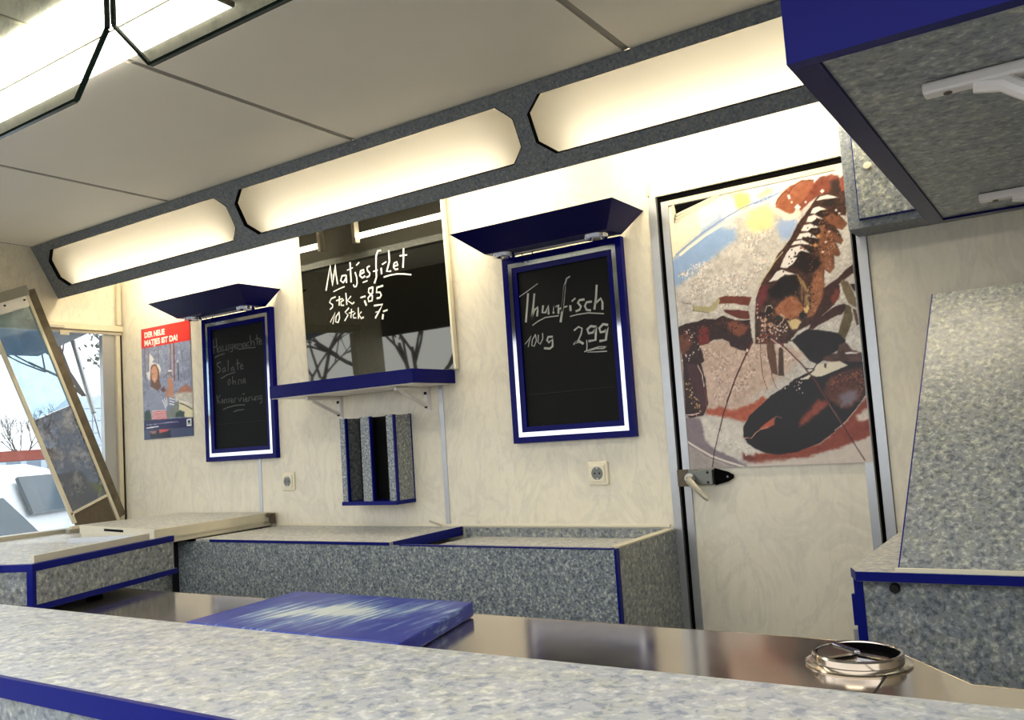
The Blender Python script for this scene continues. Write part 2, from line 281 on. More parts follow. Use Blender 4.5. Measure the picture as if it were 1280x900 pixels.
LOBSTER=[(0,(228,222,195),25,10,[(-14,949),(209,902),(190,846),(102,788),(24,719),(-36,702)]),(0,(205,212,215),12,8,[(103,864),(207,875),(356,917),(583,922),(573,824),(347,815),(270,830),(185,785),(107,787)]),(0,(138,165,203),12,8,[(-16,698),(76,759),(145,801),(225,775),(224,738),(167,711),(96,666),(6,617),(-23,622)]),(0,(165,180,205),10,8,[(113,791),(175,833),(201,809),(151,778)]),(0,(178,190,215),10,8,[(276,898),(355,907),(451,904),(428,875),(338,861)]),(0,(150,170,205),10,8,[(370,777),(420,774),(425,753),(398,710),(371,711),(358,752)]),(0,(236,214,120),8,5,[(227,892),(275,888),(285,854),(264,831),(238,837)]),(0,(216,210,150),12,8,[(283,828),(336,835),(358,804),(341,756),(288,747),(260,784)]),(0,(228,215,150),8,5,[(306,867),(336,888),(360,883),(355,867),(313,858)]),(1,(238,228,205),9,3,[(29,722),(57,739),(125,774),(209,809),(268,829),(350,847)]),(1,(112,132,175),4,3,[(14,725),(42,742),(110,781),(195,818),(254,839),(351,859)]),(1,(120,140,182),4,3,[(297,844),(336,850),(372,863),(413,870)]),(1,(140,155,180),2,3,[(-3,711),(50,742)]),(0,(190,166,150),14,30,[(-15,437),(151,417),(307,387),(416,349),(308,259),(226,215),(208,159),(76,186),(-23,193)]),(0,(168,82,56),6,22,[(70,191),(118,198),(171,184),(229,201),(266,225),(278,211),(225,160),(199,144),(168,153),(147,161),(105,171),(68,177)]),(0,(128,115,121),5,8,[(-8,173),(51,164),(67,93),(108,56),(169,21),(199,1),(153,-1),(62,37),(-16,86)]),(0,(207,200,189),4,22,[(54,169),(111,167),(153,151),(194,134),(192,80),(222,58),(255,41),(239,23),(202,38),(156,33),(115,49),(76,71),(58,111)]),(0,(160,150,145),6,18,[(-8,82),(80,24),(146,4),(145,-8),(-24,-2)]),(1,(222,212,200),6,3,[(-2,91),(39,63),(77,40),(126,20),(182,1)]),(0,(112,52,42),6,14,[(182,46),(240,30),(325,35),(323,10),(272,8),(210,10),(183,22)]),(0,(132,60,42),4,14,[(585,203),(544,164),(510,122),(426,65),(359,48),(275,42),(224,44),(221,17),(273,17),(373,19),(471,43),(585,79),(597,202)]),(0,(205,192,180),10,10,[(204,12),(273,17),(373,19),(471,41),(584,76),(576,-12),(202,-3)]),(0,(195,180,170),5,30,[(542,142),(559,155),(584,161),(581,130),(550,125)]),(2,(232,226,218),2.6,420,[(18,651),(120,676),(54,578),(225,632),(161,522),(305,645),(261,731),(340,743)]),(2,(160,154,152),2.4,330,[(18,651),(120,676),(54,578),(225,632),(161,522),(305,645),(261,731),(340,743)]),(2,(205,188,176),3,160,[(18,651),(120,676),(54,578),(225,632),(161,522),(305,645),(261,731),(340,743)]),(2,(222,208,196),2.6,260,[(80,386),(172,349),(86,305),(218,267),(107,224),(248,303),(188,374),(365,329)]),(2,(150,118,104),2.4,200,[(80,386),(172,349),(86,305),(218,267),(107,224),(248,303),(188,374),(365,329)]),(2,(205,180,165),3.2,160,[(80,386),(172,349),(86,305),(218,267),(107,224),(248,303),(188,374),(365,329)]),(2,(225,218,208),2.4,120,[(508,686),(571,601),(508,438),(561,382)]),(2,(180,170,162),2.4,60,[(508,686),(571,601),(508,438),(561,382)]),(2,(228,222,212),2.4,90,[(58,148),(122,92),(224,48)]),(0,(225,212,196),4,8,[(354,822),(361,841),(382,865),(438,894),(487,888),(482,867),(380,803),(435,792),(434,778),(413,767),(384,774),(356,801)]),(0,(146,84,56),2,18,[(361,820),(366,837),(381,858),(414,879),(448,888),(487,882),(489,859),(466,833),(441,818),(415,792),(402,790),(380,806)]),(1,(70,35,25),2,3,[(363,829),(372,846),(399,864),(408,856),(420,874),(448,887),(486,881)]),(0,(124,62,42),2,22,[(481,857),(492,877),(513,887),(542,888),(560,878),(565,862),(567,818),(529,823),(498,830),(470,815),(439,791),(430,810),(459,834)]),(0,(52,32,26),8,12,[(536,865),(562,863),(563,816),(530,826)]),(0,(150,74,50),2,14,[(565,866),(579,882),(582,815),(566,825)]),(0,(232,225,218),1,3,[(420,808),(431,816),(440,804),(429,796)]),(0,(232,225,218),1,3,[(502,842),(509,848),(515,840),(508,834)]),(0,(232,225,218),1,3,[(452,818),(456,821),(460,817),(456,813)]),(0,(232,225,218),1,3,[(410,826),(414,829),(417,824),(413,822)]),(0,(232,225,218),1,3,[(401,850),(409,850),(411,838),(405,837)]),(0,(62,38,29),1.5,30,[(351,663),(398,710),(425,753),(461,790),(483,816),(495,830),(530,830),(574,827),(575,764),(570,751),(554,756),(571,725),(556,709),(541,717),(557,677),(549,667),(534,675),(543,640),(539,631),(543,635),(533,630),(523,637),(522,599),(506,583),(492,597),(487,548),(480,509),(464,468),(434,432),(394,417),(357,381),(256,392),(264,481),(272,536),(294,584),(341,643)]),(0,(120,74,50),2,24,[(505,768),(543,763),(571,725),(556,709),(521,734)]),(0,(116,72,48),2,24,[(516,722),(557,677),(549,667),(529,686),(509,706)]),(0,(120,76,50),2,24,[(496,746),(518,701),(543,640),(539,631),(511,636),(483,677)]),(0,(122,78,54),3,30,[(482,666),(520,659),(522,599),(506,583),(489,601),(462,585),(457,603),(484,615)]),(0,(142,90,60),5,30,[(489,601),(462,585),(447,561),(441,498),(427,460),(450,457),(472,494),(487,548)]),(0,(152,94,62),3,26,[(326,495),(353,517),(385,533),(403,517),(420,488),(411,462),(374,455),(333,479)]),(0,(208,184,134),2,8,[(364,453),(397,457),(408,444),(394,425),(376,424)]),(0,(212,184,124),1.5,5,[(419,486),(431,496),(436,482),(428,469),(420,474)]),(1,(160,130,85),1.4,4,[(407,597),(417,562),(416,518),(417,495)]),(1,(160,130,85),1.4,4,[(410,594),(419,560),(419,518),(420,494)]),(1,(160,130,85),1.4,4,[(412,591),(421,558),(422,517),(423,494)]),(1,(160,130,85),1.4,4,[(414,587),(424,556),(425,517),(425,494)]),(1,(160,130,85),1.4,4,[(417,584),(426,554),(428,517),(428,493)]),(1,(160,130,85),1.4,4,[(419,580),(428,552),(431,516),(430,493)]),(1,(160,130,85),1.4,4,[(421,577),(430,550),(434,516),(433,492)]),(1,(160,130,85),1.4,4,[(424,574),(432,548),(437,515),(435,492)]),(1,(160,130,85),1.4,4,[(426,570),(434,546),(440,515),(438,492)]),(0,(22,14,11),6,8,[(324,566),(346,587),(371,600),(403,585),(411,566),(404,530),(382,537),(347,525),(320,532),(309,558)]),(0,(28,18,14),6,8,[(404,629),(416,657),(430,667),(467,645),(484,615),(463,595),(436,593),(406,618)]),(0,(100,40,42),3,14,[(281,555),(297,580),(314,574),(307,537),(287,506),(269,494)]),(0,(230,223,217),1,3,[(384,670),(395,678),(427,665),(415,647),(397,628),(379,619),(358,625),(370,648)]),(0,(224,217,212),1,3,[(345,613),(362,617),(405,594),(371,601),(346,587),(317,584),(333,599)]),(0,(30,18,14),2,5,[(501,797),(512,811),(537,808),(542,795),(529,788)]),(0,(226,219,214),0.8,3,[(488,815),(501,826),(523,826),(553,812),(528,812),(509,814)]),(0,(30,18,14),2,5,[(482,767),(493,782),(519,778),(524,765),(510,758)]),(0,(226,219,214),0.8,3,[(467,778),(475,792),(494,795),(519,780),(500,782),(486,778),(480,774)]),(0,(30,18,14),2,5,[(467,743),(478,758),(504,754),(509,742),(495,734)]),(0,(226,219,214),0.8,3,[(452,754),(460,770),(479,772),(504,754),(485,760),(468,751)]),(0,(30,18,14),2,5,[(451,717),(463,732),(488,729),(493,716),(480,708)]),(0,(226,219,214),0.8,3,[(433,729),(444,746),(464,746),(492,729),(466,733),(454,725)]),(0,(30,18,14),2,5,[(442,690),(454,705),(479,702),(484,689),(471,681)]),(0,(226,219,214),0.8,3,[(416,705),(429,721),(455,721),(482,695),(451,708),(434,703)]),(0,(30,18,14),2,5,[(423,659),(434,674),(460,671),(465,659),(452,651)]),(0,(226,219,214),0.8,3,[(398,689),(410,700),(433,700),(465,676),(429,689)]),(0,(30,18,14),2,5,[(402,649),(414,664),(440,662),(445,649),(431,641)]),(0,(226,219,214),0.8,3,[(380,662),(395,680),(425,684),(454,655),(424,668),(413,654)]),(0,(225,210,195),1,3,[(539,774),(544,777),(548,772),(543,769)]),(0,(225,210,195),1,3,[(548,762),(552,765),(556,761),(551,758)]),(0,(225,210,195),1,3,[(513,712),(517,715),(521,711),(517,708)]),(0,(225,210,195),1,3,[(500,681),(505,684),(509,680),(504,676)]),(0,(225,210,195),1,3,[(488,653),(493,656),(497,652),(492,648)]),(0,(205,150,90),2,3,[(477,704),(486,709),(495,701),(485,695)]),(0,(205,150,90),2,3,[(465,677),(474,683),(482,674),(473,669)]),(1,(192,172,130),3,6,[(270,550),(295,591),(322,621),(345,649),(371,672)]),(2,(120,72,48),2.2,90,[(393,630),(461,695),(518,785),(423,549),(314,463)]),(2,(30,16,12),2.4,110,[(366,609),(437,699),(555,803),(461,569),(413,450),(314,463)]),(2,(170,128,90),1.6,60,[(425,574),(449,520),(452,470),(475,592)]),(2,(190,150,120),1.5,50,[(489,740),(532,682),(504,637),(511,586)]),(0,(104,50,36),1,10,[(150,557),(172,560),(214,553),(259,544),(246,516),(198,532),(148,537)]),(0,(94,42,32),1,10,[(160,515),(196,511),(245,501),(246,473),(211,479),(167,505)]),(0,(172,162,122),1,12,[(59,544),(114,531),(149,557),(153,546),(131,517),(109,514),(58,526)]),(1,(70,50,35),1.5,4,[(59,546),(58,526),(109,513)]),(1,(60,45,40),1.5,4,[(19,560),(30,555),(52,550)]),(0,(44,22,18),1.5,14,[(-3,478),(27,486),(69,489),(92,495),(129,488),(159,495),(207,474),(245,470),(249,393),(250,398),(230,369),(203,379),(175,393),(171,407),(149,420),(120,422),(93,409),(70,408),(76,386),(81,355),(69,347),(79,297),(83,212),(61,174),(15,168),(-1,180),(6,361),(-1,438)]),(0,(112,34,28),6,12,[(70,460),(90,472),(110,448),(103,413),(70,413)]),(0,(118,64,44),6,14,[(168,476),(207,471),(240,450),(224,424),(195,424),(172,444)]),(0,(102,56,38),4,18,[(-1,447),(25,455),(49,434),(44,416),(-1,422)]),(0,(100,56,38),4,14,[(-1,441),(40,444),(44,411),(7,379),(1,394)]),(0,(110,30,26),6,10,[(62,441),(95,437),(97,416),(74,411)]),(0,(66,34,38),2,8,[(20,352),(54,345),(71,290),(81,212),(58,183),(37,243),(22,309)]),(1,(225,205,195),2.5,3,[(57,342),(69,312),(73,269)]),(1,(130,60,55),2,3,[(73,269),(78,226),(74,198)]),(1,(214,184,178),4,5,[(-1,180),(24,179),(48,183)]),(2,(205,165,115),2.2,40,[(16,302),(28,244),(52,185)]),(2,(225,210,205),2.0,16,[(52,435),(65,405),(53,385),(10,371)]),(2,(225,205,200),2.0,12,[(25,462),(53,433),(59,415)]),(0,(20,13,11),1.5,5,[(427,420),(458,412),(520,395),(534,374),(532,361),(533,366),(512,345),(472,323),(445,308),(421,320),(404,347),(386,372),(359,406),(368,386),(392,404)]),(0,(60,32,25),1.5,14,[(481,516),(483,539),(530,565),(557,587),(577,600),(578,573),(551,558),(531,545),(532,518),(510,482),(472,454),(502,473),(538,484),(554,474),(529,453),(473,434),(440,418),(427,420),(462,482)]),(0,(112,50,34),3,10,[(502,506),(521,533),(532,525),(524,500),(506,482)]),(0,(112,97,72),1.5,20,[(535,554),(545,558),(559,544),(576,492),(572,467),(553,482),(541,517)]),(0,(96,82,52),1.5,20,[(544,480),(558,470),(562,439),(545,398),(531,374),(514,396),(533,446)]),(0,(82,60,45),1,10,[(562,465),(573,460),(577,414),(569,412)]),(0,(40,28,24),1,5,[(562,540),(579,537),(577,515),(570,519)]),(0,(70,45,38),2,25,[(514,361),(533,366),(549,341),(579,328),(575,296),(533,301),(484,312),(459,318),(467,330),(505,336)]),(0,(226,220,214),1,3,[(527,335),(542,335),(575,329),(548,328),(529,330)]),(0,(19,12,10),1.2,3,[(193,128),(217,164),(273,207),(292,223),(327,240),(370,267),(424,288),(458,305),(527,308),(579,299),(577,251),(575,200),(558,176),(510,125),(483,104),(476,98),(426,65),(359,41),(301,35),(275,38),(292,36),(258,42),(225,57),(202,76),(190,97)]),(0,(86,46,33),8,26,[(480,267),(525,279),(575,288),(579,251),(572,201),(546,177),(514,163),(484,182),(455,210),(465,245)]),(0,(118,104,114),9,14,[(498,200),(525,220),(555,215),(547,190),(527,175),(505,170)]),(0,(132,60,42),8,16,[(374,137),(406,168),(438,198),(468,189),(424,147),(369,117)]),(0,(220,210,190),1,4,[(386,265),(410,274),(431,288),(445,305),(464,307),(509,310),(533,295),(494,282),(454,269),(438,267),(423,275),(412,263)]),(0,(30,20,18),1,3,[(464,308),(471,307),(469,292),(464,295)]),(1,(25,18,16),3,3,[(409,297),(431,294),(446,313)]),(1,(90,40,35),3,8,[(463,323),(484,314),(500,312)]),(0,(176,86,60),2,12,[(245,121),(274,141),(299,155),(292,128),(268,115)]),(1,(196,140,115),2.5,6,[(190,93),(216,91),(233,108),(248,117),(273,124)]),(1,(130,90,75),2,5,[(284,142),(303,155),(319,150)]),(1,(200,182,165),1.8,4,[(476,101),(510,125),(544,161),(575,200)]),(2,(228,215,205),2.2,16,[(331,240),(362,256),(388,255),(369,228),(392,222)]),(2,(150,84,56),1.8,90,[(477,244),(522,256),(563,259),(568,220)]),(2,(30,16,14),2,90,[(477,234),(524,269),(570,274),(561,214)]),(2,(120,66,48),1.6,60,[(4,439),(45,467),(102,474),(175,472),(233,444)]),(2,(22,12,10),2.2,60,[(23,437),(88,447),(172,444),(234,464)]),(2,(205,160,135),3.2,60,[(280,507),(293,457),(328,432),(278,407),(316,488)]),(2,(35,18,16),3.5,50,[(285,485),(315,471),(346,443),(293,416)]),(2,(225,205,190),2.2,45,[(274,476),(302,442),(316,413),(344,416),(362,434),(271,408)]),(2,(120,45,40),3,25,[(270,432),(305,400),(338,397)]),(0,(20,14,12),1,3,[(298,494),(308,505),(321,496),(318,483),(304,480)]),(1,(190,180,165),2,4,[(298,491),(304,507),(318,508),(322,498)]),(0,(30,40,30),1,3,[(328,469),(339,476),(348,467),(342,457),(331,459)]),(1,(205,190,165),2.5,4,[(346,477),(357,466),(351,453),(339,444)]),(0,(22,20,16),1.5,3,[(404,470),(416,478),(424,464),(414,453),(404,458)]),(0,(92,62,42),1,12,[(293,390),(315,392),(319,343),(319,285),(301,292),(292,342)]),(0,(66,48,34),1,12,[(330,369),(344,377),(339,280),(320,283)]),(1,(100,50,40),1.8,4,[(275,416),(271,358),(270,293),(282,241)]),(1,(100,50,40),1.8,4,[(289,407),(296,345),(301,280),(310,245)]),(1,(86,32,28),7,6,[(247,399),(224,360)]),(1,(80,30,27),5,5,[(228,369),(180,284),(147,214)]),(1,(45,20,20),3.6,4,[(162,244),(130,173),(113,122)]),(1,(50,22,20),3,4,[(119,142),(90,57),(78,4)]),(0,(230,215,205),1,3,[(224,375),(229,380),(233,373),(227,367)]),(1,(88,38,34),4.5,5,[(309,412),(349,370),(397,311),(434,254),(467,181)]),(1,(222,204,194),2.5,3,[(308,402),(343,369),(374,332)]),(1,(150,110,105),2,4,[(467,181),(500,116)]),(1,(60,30,28),3.2,4,[(482,159),(518,79),(554,7)])]
WOMAN=[(1,(110,105,120),8,4,[(28,515),(25,317)]),(1,(150,110,110),6,4,[(60,511),(53,315)]),(1,(120,110,120),6,4,[(146,501),(145,306)]),(1,(130,105,105),9,4,[(249,490),(245,297)]),(1,(125,70,62),10,4,[(279,486),(275,294)]),(1,(180,165,170),6,4,[(264,488),(260,296)]),(1,(110,115,130),4,4,[(332,480),(359,287)]),(1,(80,75,80),6,4,[(427,469),(423,281)]),(1,(70,60,62),8,4,[(307,380),(310,291)]),(0,(222,218,212),4,6,[(307,395),(315,386),(307,382),(300,388)]),(0,(168,110,85),6,25,[(293,224),(319,249),(370,264),(405,245),(420,175),(316,183)]),(0,(200,195,185),6,35,[(268,222),(318,226),(425,221),(424,140),(278,186)]),(0,(222,215,180),3,8,[(306,176),(341,181),(421,137),(418,87),(336,101),(301,138)]),(1,(60,60,55),6,4,[(315,172),(364,156),(412,134)]),(1,(230,228,222),6,4,[(307,184),(365,172),(418,149)]),(0,(120,128,120),5,12,[(201,153),(303,184),(302,103),(198,102)]),(0,(45,70,62),4,16,[(10,146),(58,159),(74,102),(8,98)]),(0,(60,80,75),3,12,[(275,120),(313,137),(350,123),(348,98),(274,101)]),(0,(140,148,175),2,10,[(59,259),(102,259),(127,233),(171,194),(216,207),(210,152),(200,137),(64,147),(47,208)]),(0,(120,130,160),2,10,[(201,164),(235,209),(273,194),(268,167),(212,132)]),(1,(240,240,240),5,2,[(168,199),(183,178),(194,153)]),(1,(240,240,240),5,2,[(232,203),(269,193)]),(1,(240,240,240),5,2,[(184,204),(194,182),(201,161)]),(1,(240,240,240),5,2,[(229,190),(266,180)]),(1,(240,240,240),5,2,[(200,210),(206,185),(208,168)]),(1,(240,240,240),5,2,[(225,176),(263,168)]),(0,(186,130,96),2,12,[(221,308),(247,318),(264,277),(264,211),(242,208),(230,225),(216,207),(191,216),(219,261)]),(1,(120,115,105),8,5,[(182,314),(208,330),(232,335),(266,310)]),(1,(225,225,220),8,5,[(227,347),(253,344)]),(0,(110,60,50),3,12,[(154,255),(181,269),(202,247),(179,237)]),(0,(228,226,220),3,5,[(69,457),(108,419),(89,406),(150,388),(167,360),(147,329),(134,322),(142,366),(107,396),(75,381),(68,313),(53,315),(33,354),(61,359),(64,412)]),(0,(105,70,50),3,10,[(78,373),(88,391),(125,391),(148,358),(148,306),(162,267),(130,251),(70,279)]),(0,(205,148,116),2,8,[(80,365),(97,384),(122,382),(135,352),(131,315),(108,293),(84,312)]),(1,(235,225,215),3,1,[(98,316),(112,313)]),(1,(90,60,50),3,1,[(89,343),(99,343)]),(1,(90,60,50),3,1,[(114,347),(125,347)]),(0,(214,190,190),2,5,[(77,152),(197,145),(201,96),(74,98)]),(1,(215,70,80),4,3,[(80,140),(135,142),(200,137)]),(1,(215,70,80),4,3,[(79,130),(135,133),(199,128)]),(1,(215,70,80),4,3,[(79,121),(135,124),(199,118)]),(1,(215,70,80),4,3,[(78,111),(134,114),(198,109)]),(1,(215,70,80),4,3,[(78,101),(134,105),(198,100)]),(0,(36,38,88),1,4,[(5,103),(418,93),(422,42),(208,47),(2,47)]),(0,(70,82,115),1,6,[(2,51),(208,47),(422,42),(428,-4),(0,-1)]),(0,(35,40,60),3,6,[(59,47),(227,45),(231,2),(53,4)]),(0,(215,90,90),2,6,[(127,47),(227,45),(194,34),(136,29)]),(0,(160,110,110),2,12,[(55,44),(111,44),(103,27),(61,31)]),(1,(150,150,185),4,40,[(27,77),(145,78),(229,80),(295,78)]),(1,(235,235,240),7,6,[(26,61),(125,64)]),(0,(235,235,235),0.5,2,[(363,86),(402,89),(402,50),(364,51)]),(0,(30,60,60),1.5,2,[(372,79),(393,80),(395,58),(372,58)]),(1,(235,235,235),3,1,[(374,67),(383,61),(393,67)]),(0,(214,50,44),0.4,4,[(3,589),(422,590),(419,485),(-2,487)])]

# ------------------------------------------------------------ setting
XL, XR, ZC = -4.35, 1.2, 2.255
struct('floor', B(XL-.04, XR+.04, -2.22, .06, -.06, 0), 'floor')
struct('ground', B(-70, 30, -40, 60, -.52, -.45), 'asphalt', 'grey asphalt ground around the trailer')
wb = struct('wall_back', B(XL, XR, .012, .06, 0, ZC), 'wall')
for x0, x1, z0 in ((XL, -3.262, 0), (-3.258, -2.157, 0), (-2.153, -1.19, 0), (-.492, XR, 0)):
    link('wall_panel', B(x0, x1, 0, .0115, z0, ZC-.002), 'wall', wb)
link('wall_panel', B(-1.186, -.496, 0, .0115, 1.937, ZC-.002), 'wall', wb)
for x in (-3.26, -2.155):
    link('seam_strip', B(x-.011, x+.011, -.003, -.0002, .80, ZC-.004), 'alu', wb)
link('seam_strip', B(-1.196, -1.18, -.002, -.0002, 1.945, ZC-.004), 'alu_beige', wb)
struct('wall_right', B(XR, XR+.04, -2.2, .06, 0, ZC), 'wall')
wl_ = MB()
WY0, WZ0, WZ1 = -1.95, .812, 1.875
wl_.box(XL-.04, XL, -2.2, 0.06, 0, WZ0).box(XL-.04, XL, -2.2, .06, WZ1, ZC).box(XL-.04, XL, -2.2, WY0, WZ0, WZ1).box(XL-.04, XL, -.012, .06, WZ0, WZ1)
struct('wall_left', wl_, 'wall')
ce = struct('ceiling', B(XL-.04, XR+.04, -2.22, .06, ZC+.008, ZC+.06), 'seam')
xs = [XL, -3.212, -2.113, -1.012, .09, XR]
for a, b_ in zip(xs[:-1], xs[1:]):
    link('ceiling_panel', B(a+.012, b_-.012, -2.2, -.0, ZC, ZC+.0078), 'ceiling', ce)
for a in xs[1:-1]:
    link('seam_strip', B(a-.0118, a+.0118, -1.352, -.48, ZC+.003, ZC+.0078), 'seam', ce)
# front of the trailer: header beam and lower front wall, open between
struct('wall_front', MB().box(XL-.04, XR+.04, -2.26, -2.222, 0, .8), 'body')
struct('trim_3', MB().box(XL-.04, XR+.04, -2.28, -2.222, 1.80, 2.3), 'flap', 'dark header beam over the serving opening')
struct('trim_1', B(-4.342, -4.322, -.034, -.012, 1.885, 2.11), 'alu_beige', 'beige corner conduit above the left window')

# window in the left end wall
wi = tag(bpy.data.objects.new('window_1', None), 'open end window with aluminium frame at left', None, None, 'structure'); COL.objects.link(wi); wi.location = (XL, -1, WZ0)
link('top_rail', MB().box(XL+.001, XL+.03, WY0, -.004, 1.845, 1.88).box(XL+.001, XL+.016, WY0, -.004, 1.83, 1.8449), 'alu_beige', wi, .003)
link('jamb', MB().box(XL-.035, XL+.012, -.035, -.012, WZ0, 1.829), 'alu_beige', wi, .002)
link('jamb', MB().box(XL-.038, XL-.006, -.105, -.036, WZ0, 1.829), 'alu', wi, .002)
link('jamb', B(XL-.038, XL+.012, WY0, WY0+.06, WZ0, 1.829), 'alu_beige', wi, .002)
link('sill', B(XL-.06, XL+.022, WY0+.061, -.106, WZ0-.012, WZ0+.014), 'alu_old', wi, .003)
link('pane', B(XL-.026, XL-.02, -.8, -.106, WZ0+.016, 1.829), 'window_glass', wi)
link('gasket', MB().box(XL+.0005, XL+.012, -.0115, -.004, WZ0+.02, 1.84), 'rubber', wi)
link('top_latch', MB().box(XL+.031, XL+.05, -.42, -.34, 1.845, 1.86).box(XL+.031, XL+.04, -.36, -.31, 1.81, 1.83), 'alu_old', wi, .002)

# door with its gap, stiles and frame
DX0, DX1, DZ1 = -1.142, -.536, 1.912
dr = tag(bpy.data.objects.new('door_1', None), 'cream trailer door in an aluminium frame', None, None, 'structure'); COL.objects.link(dr); dr.location = ((DX0+DX1)/2, 0, 0)
link('gap', B(-1.19, -.492, .0095, .0115, 0, 1.936), 'black', dr)
link('leaf', B(DX0, DX1, -.002, .009, .02, DZ1), 'wall', dr)
link('stile', B(DX0, DX0+.026, -.008, -.0022, .02, DZ1), 'alu', dr, .001)
link('stile', B(DX1-.026, DX1, -.008, -.0022, .02, DZ1), 'alu', dr, .001)
link('top_stile', B(DX0+.0265, DX1-.0265, -.008, -.0022, DZ1-.018, DZ1), 'alu_beige', dr, .001)
link('frame_post', MB().box(-1.189, -1.160, -.008, .009, 0, 1.936), 'alu', dr, .001)
link('frame_post', MB().box(-.522, -.493, -.008, .009, 0, 1.936), 'alu', dr, .001)
lk = link('lock_case', B(-1.142, -1.03, -.036, -.0085, .943, .993), 'gunmetal', dr, .003)
link('rusty_plate', B(-1.150, -1.112, -.0385, -.0365, .94, .996), 'rust', lk)
link('keeper_plate', MB().prism([(-1.029,-.0085,.94),(-1.029,-.0085,.996),(-.985,-.0085,.983),(-.966,-.0085,.972),(-.966,-.0085,.962),(-.985,-.0085,.951)], (0,-.008,0)), 'black', lk)
link('screw', MB().lathe([(0,-.018),(.004,-.018),(.004,-.0165)], (-.985,0,.967), 10, 'y'), 'chrome', lk)
hd = link('handle', MB().lathe([(.0,-.052),(.014,-.052),(.018,-.046),(.019,-.0388)], (-1.105,0,.967), 20, 'y'), 'alu', lk, 0, True)
for p in ((-1.045,.984),(-1.045,.952)):
    link('screw', MB().lathe([(0,-.0385),(.004,-.0385),(.004,-.0365)], (p[0],0,p[1]), 10, 'y'), 'rubber', lk)
link('handle_lever', MB().tube([(-1.105,-.052,.967),(-1.098,-.066,.960),(-1.07,-.07,.932),(-1.045,-.07,.906),(-1.036,-.068,.900)], [.011,.012,.0105,.009,.008], 10), 'alu_old', lk, 0, True)
vt = MB()
link('vent_opening', MB().prism([(-1.1,-.0022,1.892),(-.955,-.0022,1.892),(-1.089,-.0022,1.858)], (0,-.001,0)), 'black', dr)
vf = MB()
def strip3(mb, p, q, w, y, t):
    d = (Vector(q)-Vector(p)).normalized(); n = Vector((-d.y, d.x))*w
    mb.prism([(p[0],y,p[1]),(q[0],y,q[1]),(q[0]+n.x,y,q[1]+n.y),(p[0]+n.x,y,p[1]+n.y)], (0,-t,0))
for k, (off) in enumerate((0, .010, .020)):
    strip3(vf, (-1.100+.001*k, 1.850-off), (-.93, 1.893-off*.6), .008, -.0034, .004-.001*k)
    strip3(vf, (-1.100-.0075*k*.5, 1.893), (-1.094-.0065*k*.5, 1.852-off), .0055, -.0034, .004-.001*k)
link('vent_frame', vf, 'alu_beige', dr)

# baseboard style trims where the wall meets the counter
struct('trim_2', B(-3.14, -1.205, -.008, -.0005, .803, .812), 'plastic', 'cream sealing strip between wall and counter')

# ------------------------------------------------------------ light box along the back wall
F0 = Vector((0,-.482,2.252)); F1 = Vector((0,-.345,2.000)); FD = (F1-F0); FL = FD.length; FD.normalize()
FN = Vector((0, FD.z, -FD.y))   # points to the room
if FN.y > 0: FN = -FN
def fp(x, t, off=0): return Vector((x,0,0))+F0+FD*t+FN*off
lb = thing('light_box', 'long grey light box with octagonal lit openings below the ceiling', 'light box', (-2.1,-.3,2.0))
XE = .05
t0, t1, cx, cy = .041, .236, .058, .050
HX = [(-4.258,-2.882),(-2.831,-1.449),(-1.394,-.012)]
cells = [(-4.345, -2.8565), (-2.8565, -1.4215), (-1.4215, XE)]
fa = MB(); ed = MB(); T_ = .018
for (x0, x1), (X0, X1) in zip(HX, cells):
    o = [(x0+cx,t0),(x1-cx*.85,t0),(x1,t0+cy),(x1,t1-cy),(x1-cx*.85,t1),(x0+cx,t1),(x0,t1-cy),(x0,t0+cy)]
    outer = [[(o[0][0],0)],[(o[1][0],0),(X1,0)],[(X1,o[2][1])],[(X1,o[3][1]),(X1,FL)],[],[],[],[]]
    polys = [[o[0],(o[0][0],0),(o[1][0],0),o[1]], [o[1],(o[1][0],0),(X1,0),(X1,o[2][1]),o[2]], [o[2],(X1,o[2][1]),(X1,o[3][1]),o[3]],
             [o[3],(X1,o[3][1]),(X1,FL),(o[4][0],FL),o[4]], [o[4],(o[4][0],FL),(o[5][0],FL),o[5]], [o[5],(o[5][0],FL),(X0,FL),(X0,o[6][1]),o[6]],
             [o[6],(X0,o[6][1]),(X0,o[7][1]),o[7]], [o[7],(X0,o[7][1]),(X0,0),(o[0][0],0),o[0]]]
    for p in polys:
        fa.add([fp(x,t) for x,t in p], [tuple(range(len(p)))]); fa.add([fp(x,t,-T_) for x,t in p], [tuple(range(len(p)))])
    vs = [fp(x,t,.0006) for x,t in o]+[fp(x,t,-T_) for x,t in o]
    cxm = (x0+x1)/2; tm = (t0+t1)/2
    inn = [(cxm+(x-cxm)*(1-.0025/abs(x1-cxm)), tm+(t-tm)*.985) for x,t in o]
    vs2 = [fp(x,t,.0006) for x,t in inn]+[fp(x,t,-T_) for x,t in inn]
    ed.add(vs+vs2, [(i,(i+1)%8,16+(i+1)%8,16+i) for i in range(8)]+[(16+i,16+(i+1)%8,24+(i+1)%8,24+i) for i in range(8)])
fa.add([fp(-4.345,FL),fp(XE,FL),fp(XE,FL,-T_),fp(-4.345,FL,-T_)], [(0,1,2,3)])
fa.add([fp(XE,0),fp(XE,FL),fp(XE,FL,-T_),fp(XE,0,-T_)], [(0,1,2,3)])
link('fascia', fa, 'granite_dark', lb)
link('opening_edge', ed, 'black', lb)
